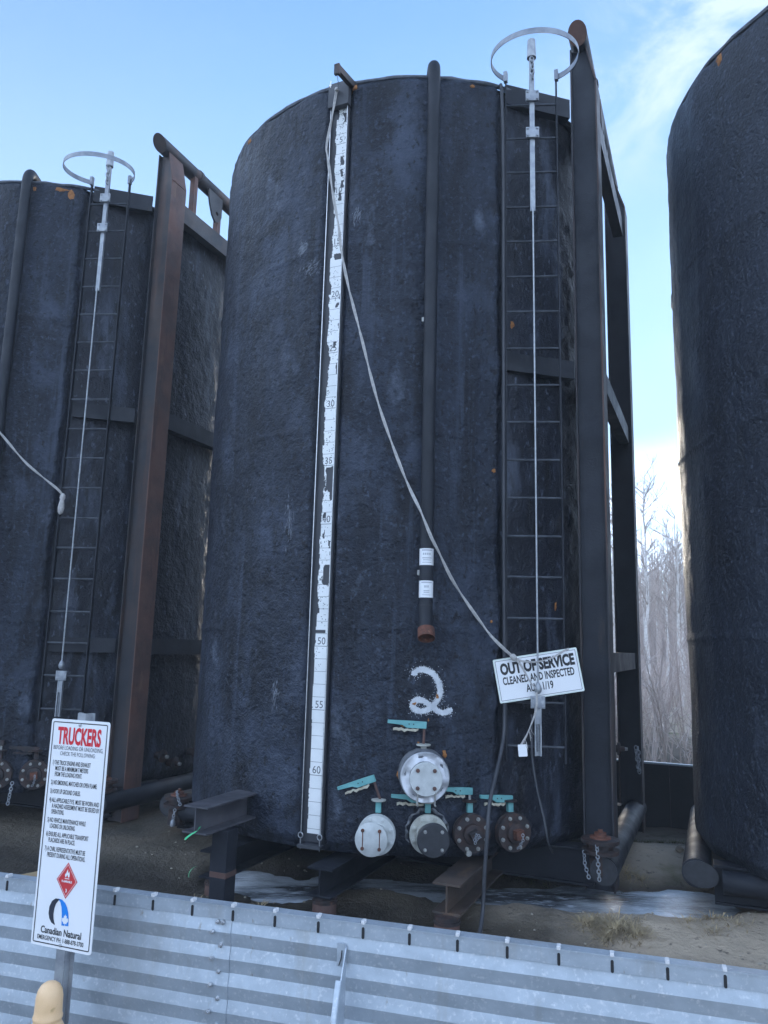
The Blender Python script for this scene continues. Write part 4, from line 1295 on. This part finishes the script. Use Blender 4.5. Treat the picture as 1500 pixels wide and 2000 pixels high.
# ------------------------------------------------------------------ out of service sign hanging on the ladder
def to_world(l):
    return CB + ER * l.x + ED * l.y + Vector((0, 0, l.z))
oc = to_world(lad(.016, .060, 1.700))
OS = thing('hanging_sign', 'tilted white OUT OF SERVICE sign tied in front of the ladder', 'sign', oc, math.atan2(LU.y, LU.x) - TH)
ang = R(10.2)
ox, oy = Vector((math.cos(ang), 0, math.sin(ang))), Vector((-math.sin(ang), 0, math.cos(ang)))
OW, OH = .333, .170
MB().prism(rrect(OW, OH, .010), (0, 0, 0), ox, oy, (0, .003, 0)).build('plate', 'sign_edge', OS)
MB().prism(rrect(OW - .010, OH - .010, .006), (0, -.0006, 0), ox, oy, (0, .0004, 0)).build('face', 'sign_white', OS)
b = MB()
a_, c_ = rrect(OW - .014, OH - .015, .004), rrect(OW - .0175, OH - .0185, .003)
b.add([Vector((0, -.0012, 0)) + ox * x + oy * z for x, z in a_ + c_], [(i, (i + 1) % 24, 24 + (i + 1) % 24, 24 + i) for i in range(24)])
b.build('border_line', 'print_grey', OS)
for s, x, z, h, w, bd in (('OUT OF SERVICE', .006, .046, .080, .588, .05), ('CLEANED AND INSPECTED', .0, -.034, .056, .565, .028), ('AUG 1/19', -.005, -.112, .056, .215, .025)):
    b = MB(); add_text(b, s, Vector((0, -.0014, 0)) + ox * x + oy * z, ox, oy, h, w, None, 'C', bd); b.build('lettering', 'print_black', OS)

# ropes, cords, cables --------------------------------------------------------
def rope_mesh(path, r, strands=2, twist=9, n=6):
    P = smooth_path(path, 8)
    b = MB()
    L_ = 0
    fr = []
    u = None
    for i, p in enumerate(P):
        t = (P[min(i + 1, len(P) - 1)] - P[max(i - 1, 0)]).normalized()
        u = t.orthogonal().normalized() if u is None else (u - t * u.dot(t)).normalized()
        if i: L_ += (p - P[i - 1]).length
        fr.append((p, u.copy(), t.cross(u), L_))
    for k in range(strands):
        pts = []
        for p, u_, w_, l_ in fr:
            a = l_ * twist + 2 * math.pi * k / strands
            pts.append(p + (u_ * math.cos(a) + w_ * math.sin(a)) * r * .75)
        b.tube(pts, r * .8, n)
    return b
LW = lambda pts: [to_world(Vector(p)) for p in pts]
rope_pts = LW([(.051, -2.195, 6.87), (.010, -2.185, 6.615), (-.042, -2.170, 6.351), (-.025, -2.17, 6.219), (.047, -2.168, 5.824), (.108, -2.168, 5.540), (.147, -2.168, 5.291), (.226, -2.168, 4.945), (.345, -2.152, 4.514), (.505, -2.120, 3.918),
               (.659, -2.087, 3.475), (.794, -2.083, 3.158), (.901, -2.116, 2.966), (.988, -2.088, 2.751), (1.041, -2.039, 2.626), (1.100, -1.938, 2.455), (1.181, -1.864, 2.300), (1.304, -1.779, 2.103), (1.386, -1.753, 1.993),
               (1.476, -1.702, 1.896), (1.541, -1.670, 1.835)])
ro = thing('rope', 'thick pale rope slanting from the gauge strip down to the hanging sign', 'rope', rope_pts[0])
def rel(pts, o):
    return [p - o.location for p in pts]
rope_mesh(rel(rope_pts, ro), .0085).build('main_strand', 'rope_fibre', ro)
rope_mesh(rel(LW([(1.541, -1.670, 1.835), (1.603, -1.642, 1.808), (1.716, -1.605, 1.806), (1.829, -1.568, 1.843), (1.905, -1.541, 1.892), (1.945, -1.522, 1.912)]), ro), .0055).build('tail_strand', 'rope_fibre', ro)
rope_mesh(rel(LW([(1.541, -1.670, 1.835), (1.596, -1.648, 1.773), (1.659, -1.629, 1.657), (1.704, -1.615, 1.600)]), ro), .0055).build('tail_strand', 'rope_fibre', ro)
MB().lathe([(.006, -.03), (.022, -.02), (.026, 0), (.02, .02), (.006, .03)], rel([to_world(Vector((1.541, -1.672, 1.835)))], ro)[0], (.6, 0, -.8), 10).build('knot', 'rope_fibre', ro)
MB().lathe([(.006, -.02), (.020, -.012), (.022, 0), (.016, .016), (.006, .02)], (0, 0, 0), (0, 0, 1), 10).build('knot', 'rope_fibre', ro)
# tag on its cord
tg = thing('tag', 'small blank white tag dangling on a frayed cord below the hanging sign', 'tag', to_world(lad(-.117, .145, 1.135)), math.atan2(LU.y, LU.x) - TH)
MB().prism(rrect(.034, .045, .006), (0, 0, 0), (.99, 0, .09), (-.09, 0, .99), (0, .002, 0)).build('card', 'sign_white', tg)
cord = rel(LW([(1.715, -1.640, 1.574), (1.714, -1.637, 1.485), (1.699, -1.635, 1.408), (1.665, -1.641, 1.318), (1.635, -1.650, 1.245), (1.597, -1.663, 1.175)]), tg)
inv = Matrix.Rotation(-(math.atan2(LU.y, LU.x) - TH), 3, 'Z')
cord = [inv @ p for p in cord]
rope_mesh(cord, .0055).build('cord', 'rope_fibre', tg)
b = MB()
rnd = random.Random(4)
for k in range(7):
    p = cord[3].lerp(cord[5], rnd.uniform(.0, .8))
    b.tube([p, p + Vector((rnd.uniform(.005, .02), -.004, -.03)), p + Vector((rnd.uniform(.0, .035), -.004, rnd.uniform(-.09, -.05)))], .0018, 4)
b.build('frayed_end', 'rope_fibre', tg)
# rope on the left tank's ladder
CA = CB - ER * PITCH
la = lambda pts: [CA + ER * p[0] + ED * p[1] + Vector((0, 0, p[2])) for p in pts]
ra = la([(.05, -2.185, 6.85), (.0, -2.17, 6.5), (.05, -2.168, 6.0), (.17, -2.175, 5.55), (.30, -2.175, 5.15), (.465, -2.16, 4.881), (.811, -2.12, 4.353), (.934, -2.10, 4.139), (1.073, -1.971, 3.920), (1.223, -1.859, 3.722), (1.379, -1.744, 3.569), (1.482, -1.656, 3.469), (1.528, -1.60, 3.400)])
r2 = thing('rope', 'pale rope end knotted to the left ladder', 'rope', ra[-1])
rope_mesh(rel(ra, r2), .009).build('main_strand', 'rope_fibre', r2)
b = MB()
b.lathe([(.010, .02), (.026, .0), (.030, -.03), (.022, -.055), (.028, -.09), (.034, -.14), (.028, -.19), (.010, -.21)], (.004, -.02, -.0), (.05, 0, 1), 9)
b.build('knot', 'rope_fibre', r2)
# black cables
c1 = LW([(1.40, -1.55, 7.0), (1.440, -1.640, 6.885), (1.452, -1.634, 6.271), (1.449, -1.612, 5.282), (1.449, -1.612, 3.886), (1.448, -1.610, 3.009), (1.449, -1.60, 2.172), (1.452, -1.602, 1.451), (1.458, -1.66, 1.22),
         (1.452, -1.85, .98), (1.440, -1.99, .80), (1.44, -2.06, .60), (1.43, -2.09, .35), (1.425, -2.12, .10), (1.45, -2.30, -.03), (1.50, -2.5, -.06)])
MB().tube(smooth_path(c1, 6), .0145, 10).build('cable', 'black_rubber')
tag(bpy.data.objects['cable'], 'thick black cable running down beside the ladder and in front of the valves', 'cable')
c2 = LW([(1.663, -1.577, 1.40), (1.666, -1.597, 1.114), (1.709, -1.625, .857), (1.766, -1.655, .653), (1.794, -1.640, .48), (1.78, -1.40, .36)])
o = MB().tube(smooth_path(c2, 6), .0085, 8).build('cable', 'black_rubber')
tag(o, 'thin dark cable hanging below the lifeline spring', 'cable')

# flagging tape -----------------------------------------------------------------
def ribbon(p0, pts, w, lab):
    b = MB()
    P = smooth_path(pts, 5)
    vs = []
    for i, p in enumerate(P):
        a = .3 + i * .12
        d = Vector((math.cos(a), .3, math.sin(a))) * w / 2
        vs += [p - d, p + d, p + d + Vector((0, .0012, 0)), p - d + Vector((0, .0012, 0))]
    n = len(P)
    b.add(vs, [(i * 4 + k, i * 4 + (k + 1) % 4, i * 4 + 4 + (k + 1) % 4, i * 4 + 4 + k) for i in range(n - 1) for k in range(4)])
    o = b.build('flagging_tape', 'green_tape')
    o.location = p0
    tag(o, lab, 'tape', 'scraps of green tape')
ribbon((-1.31, 5.96, .555), [(.02, 0, 0), (.0, 0, -.03), (-.05, 0, -.06), (-.085, 0, -.09)], .016, 'green tape scrap hanging from the beam on the square post')
ribbon((-1.40, 6.28, .175), [(.03, 0, .02), (0, 0, 0), (-.02, 0, -.03), (-.022, 0, -.06)], .016, 'green tape scrap low down beside the square post')
ribbon((3.03, 6.27, .045), [(-.03, 0, .035), (.0, 0, .02), (.025, -.01, .005), (.0, -.03, -.01)], .028, 'crumpled green tape scrap in front of the right tank')

# plywood sheet and stick at the left --------------------------------------------
b = MB(); b.prism([(-.55, -.30), (.12, -.30), (.14, .22), (-.08, .24)], (0, 0, 0), (1, 0, 0), (0, 1, .06), (0, 0, .018))
o = b.build('plywood_sheet', 'wood'); o.location = (-2.66, 6.40, .0); o.rotation_euler = (0, 0, R(-8))
tag(o, 'tan plywood offcut lying behind the wall at the left edge', 'plywood')
b = MB(); b.bar((0, 0, 0), (.01, .02, .62), (1, 0, 0), .035, .02)
o = b.build('wooden_stick', 'wood'); o.location = to_world(Vector((1.40 - PITCH, -2.18, .06))); o.rotation_euler = (0, R(6), 0)
tag(o, 'pale wooden stick leaning by the left tank valves', 'stick')

# ------------------------------------------------------------------ stones, grass
def stone(x, y, r, m, lab, seed):
    rnd = random.Random(seed)
    bm = bmesh.new()
    bmesh.ops.create_icosphere(bm, subdivisions=2, radius=1)
    for v_ in bm.verts:
        q = rnd.uniform(.8, 1.1)
        v_.co = Vector((v_.co.x * q * r, v_.co.y * q * r * .8, v_.co.z * q * r * .65))
    me = bpy.data.meshes.new('stone'); bm.to_mesh(me); bm.free()
    me.materials.append(MATS[m])
    o = link('stone', me)
    o.location = (x, y, float(gz(x, y)) + r * .3); o.rotation_euler = (0, 0, rnd.uniform(0, 6))
    tag(o, lab, 'stone', 'loose stones on the ground')
stone(2.88, 7.70, .050, 'stone', 'tan stone lying alone on the dirt in the gap before the back wall', 1)
stone(.93, 5.47, .038, 'stone', 'tan stone just behind the wall right of the cable foot', 2)
stone(.72, 5.46, .034, 'stone', 'tan stone at the foot of the rusty pile, touching the cable', 3)
stone(.83, 5.56, .024, 'pale_stone', 'tiny pale stone between two tan stones near the cable foot', 4)
stone(2.62, 6.28, .034, 'pale_stone', 'whitish stone on the edge of the ice below the right tank', 5)
stone(2.06, 7.02, .022, 'pale_stone', 'small pale stone beside the capped fill pipe', 6)
b = MB(); rnd = random.Random(21)
for k in range(420):
    x, y = rnd.uniform(-2.2, 3.6), rnd.uniform(4.2, 8.6)
    r_ = rnd.uniform(.004, .014)
    z = float(gz(x, y))
    if z < -.06: continue
    b.lathe([(r_ * .6, 0), (r_, r_ * .5), (r_ * .4, r_ * .95)], (x, y, z - .002), (rnd.uniform(-.3, .3), rnd.uniform(-.3, .3), 1), 5)
o = b.build('gravel', 'pale_stone'); o['kind'] = 'stuff'; o['label'] = 'scattered small gravel on the dirt'
def tuft(name, spots, m, hgt, lab, seed, per=70, spread=.16, flat=.0):
    rnd = random.Random(seed); b = MB()
    for (x, y, sc) in spots:
        for k in range(int(per * sc)):
            a = rnd.uniform(0, 6.28); q = abs(rnd.gauss(0, .5)) * spread * sc
            px, py = x + math.cos(a) * q, y + math.sin(a) * q
            pz = float(gz(px, py)) - .004
            h = hgt * rnd.uniform(.4, 1.1) * math.sqrt(sc)
            l_ = rnd.uniform(.3, 1.4) + flat
            d = Vector((math.cos(a + rnd.uniform(-.9, .9)), math.sin(a + rnd.uniform(-.9, .9)), 0))
            s_ = Vector((-d.y, d.x, 0)) * rnd.uniform(.0015, .0035)
            p0 = Vector((px, py, pz)); p1 = p0 + d * h * l_ * .4 + Vector((0, 0, h * .6)); p2 = p0 + d * h * l_ + Vector((0, 0, h * (.75 - .3 * flat)))
            b.add([p0 - s_, p0 + s_, p1 + s_ * .8, p1 - s_ * .8, p2], [(0, 1, 2, 3), (3, 2, 4)])
    o = b.build(name, m)
    tag(o, lab, 'grass', kind='stuff')
tuft('dry_grass', [(1.66, 5.70, 1.2), (1.50, 5.82, .7), (1.78, 5.62, .8), (1.60, 5.60, .6)], 'dry_grass', .075, 'straw coloured grass tuft on the dirt below the fill pipe', 1, 260, .17, .8)
tuft('dry_grass', [(2.40, 5.86, .9), (2.30, 5.60, .7), (2.52, 5.72, .6), (2.2, 5.75, .5)], 'dry_grass', .07, 'flattened brown grass patch on the dirt below the right tank', 2, 90, .2, .5)
tuft('dry_grass', [(2.20, 7.12, .8), (2.30, 7.05, .6), (2.12, 7.2, .5)], 'dry_grass', .09, 'dry grass at the foot of the frame post', 3, 110, .15, .3)
tuft('moss', [(1.1 + .12 * k, 7.04 - .03 * k, .6) for k in range(9)], 'moss', .05, 'mossy strip along the base beam of the middle tank', 4, 120, .12, .5)
tuft('moss', [(2.7 + .13 * k, 8.95 - .05 * k, .7) for k in range(8)], 'moss', .07, 'green moss along the foot of the black back wall', 5, 120, .16, .3)
tuft('dry_grass', [(-2.1 + .25 * k, 6.35 - .05 * k + .1 * (k % 2), .6) for k in range(6)], 'dry_grass', .05, 'dead grass scraps left of the square post', 6, 60, .25, .9)

# ------------------------------------------------------------------ bare woods beyond the back wall
def branch_tubes(b, p, d, L_, r, depth, rnd, n):
    segs = 3
    pts = [p]; rs = [r]
    dd = d.copy()
    for k in range(segs):
        dd = (dd + Vector((rnd.uniform(-.18, .18), rnd.uniform(-.18, .18), rnd.uniform(-.02, .16)))).normalized()
        pts.append(pts[-1] + dd * L_ / segs); rs.append(r * (1 - .75 * (k + 1) / segs))
    b.tube(pts, rs, n, cap=False)
    if depth == 0:
        return
    for k in range({2: 6, 1: 5}[depth]):
        f = rnd.uniform(.25, .98)
        i = min(int(f * segs), segs - 1)
        q = pts[i].lerp(pts[i + 1], f * segs - i)
        a = rnd.uniform(0, 6.28)
        e = (dd * .7 + Vector((math.cos(a), math.sin(a), rnd.uniform(.0, .7))) * .75).normalized()
        branch_tubes(b, q, e, L_ * rnd.uniform(.35, .6), r * .45, depth - 1, rnd, 3)
def birch(seed, H):
    rnd = random.Random(seed)
    pts, rs = [Vector((0, 0, -.3))], [.085]
    lean = Vector((rnd.uniform(-.06, .06), rnd.uniform(-.06, .06), 0))
    for k in range(1, 11):
        pts.append(Vector((0, 0, H * k / 10)) + lean * H * (k / 10) ** 1.5 + Vector((rnd.uniform(-.06, .06), rnd.uniform(-.06, .06), 0)))
        rs.append(.080 * (1 - k / 10) ** .8 + .008)
    tr = MB().tube(pts, rs, 8, cap=False)
    cr = MB()
    for k in range(36):
        f = rnd.uniform(.30, .98)
        i = int(f * 10); q = pts[i + 0].lerp(pts[min(i + 1, 10)], f * 10 - i)
        a = rnd.uniform(0, 6.28)
        branch_tubes(cr, q, Vector((math.cos(a), math.sin(a), rnd.uniform(.5, 1.2))).normalized(), H * rnd.uniform(.12, .22) * (1.25 - f * .6), .022, 2, rnd, 4)
    return tr.mesh('trunk', 'birch_bark'), cr.mesh('crown', 'twig')
kinds = [birch(s_, h_) for s_, h_ in ((3, 8.6), (5, 9.6), (8, 7.4), (13, 8.0))]
rnd = random.Random(12)
spots = []
while len(spots) < 15:
    az = R(rnd.uniform(13, 25)); d = rnd.uniform(27, 46)
    p = (math.sin(az) * d, math.cos(az) * d)
    if all(math.hypot(p[0] - q[0], p[1] - q[1]) > 1.1 for q in spots):
        spots.append(p)
spots.sort(key=lambda p: math.hypot(*p))
spots[0] = (math.sin(R(16.6)) * 25, math.cos(R(16.6)) * 25)
spots[1] = (math.sin(R(18.9)) * 28, math.cos(R(18.9)) * 28)
for i, (x, y) in enumerate(spots):
    tr, cr = kinds[i % 4]
    lab = ('pale trunked bare birch seen between the two frame posts' if i == 0 else 'crooked bare birch standing out right of the rear frame post' if i == 1 else 'bare slender birch in the woods beyond the back wall')
    t = thing('birch_tree', lab, 'tree', (x, y, float(gz(x, y))), rnd.uniform(0, 6.28), 'bare birches beyond the back wall' if i > 1 else None)
    sc = rnd.uniform(.8, 1.05) * (.80 if i == 1 else 1)
    t.scale = (sc, sc, sc * rnd.uniform(.9, 1.1))
    link('trunk', tr, t); link('crown', cr, t)
b = MB(); rnd = random.Random(31)
for k in range(1500):
    az = R(rnd.uniform(9, 31)); d = rnd.uniform(13, 46)
    p = Vector((math.sin(az) * d, math.cos(az) * d, -.2))
    h = rnd.uniform(.8, 2.2) + rnd.random() ** 2 * 3.4 * (d / 40)
    l_ = Vector((rnd.uniform(-.35, .35), rnd.uniform(-.35, .35), 1))
    top = p + l_ * h
    b.tube([p, p.lerp(top, .5) + Vector((rnd.uniform(-.1, .1), 0, 0)), top], [.016, .011, .003], 3, cap=False)
    for j in range(4):
        q = p.lerp(top, rnd.uniform(.25, .95))
        b.tube([q, q + Vector((rnd.uniform(-.6, .6), rnd.uniform(-.6, .6), rnd.uniform(.1, .7)))], [.007, .002], 3, cap=False)
o = b.build('undergrowth', 'brush'); tag(o, 'tangled leafless brush among the birches', 'brush', kind='stuff')
b = MB()
for k in range(3800):
    az = R(rnd.uniform(-34, 58) if k < 2600 else rnd.uniform(-2, 30)); d = rnd.uniform(46, 84)
    p = Vector((math.sin(az) * d, math.cos(az) * d, -.3))
    h = rnd.uniform(5, 10)
    top = p + Vector((rnd.uniform(-.5, .5), rnd.uniform(-.3, .3), h))
    b.tube([p, top], [.07, .015], 3, cap=False)
    for j in range(6):
        q = p.lerp(top, rnd.uniform(.3, .98))
        b.tube([q, q + Vector((rnd.uniform(-1.1, 1.1), rnd.uniform(-.6, .6), rnd.uniform(.3, 1.4)))], [.022, .006], 3, cap=False)
o = b.build('far_woods', 'brush'); tag(o, 'far leafless woods behind the birches', 'woods', kind='stuff')

# ------------------------------------------------------------------ damp winter air
hm = bpy.data.materials.new('haze'); hm.use_nodes = True
hn = hm.node_tree; hn.nodes.clear()
ho = hn.nodes.new('ShaderNodeOutputMaterial'); hv = hn.nodes.new('ShaderNodeVolumePrincipled')
hv.inputs['Color'].default_value = (.90, .93, .97, 1)
hv.inputs['Density'].default_value = 0.0032
hv.inputs['Anisotropy'].default_value = 0.0
hn.links.new(hv.outputs[0], ho.inputs['Volume'])
MATS['haze'] = hm
MB().box((-420, -420, -2.2), (420, 420, 14.0)).build('haze', 'haze', kind='stuff')
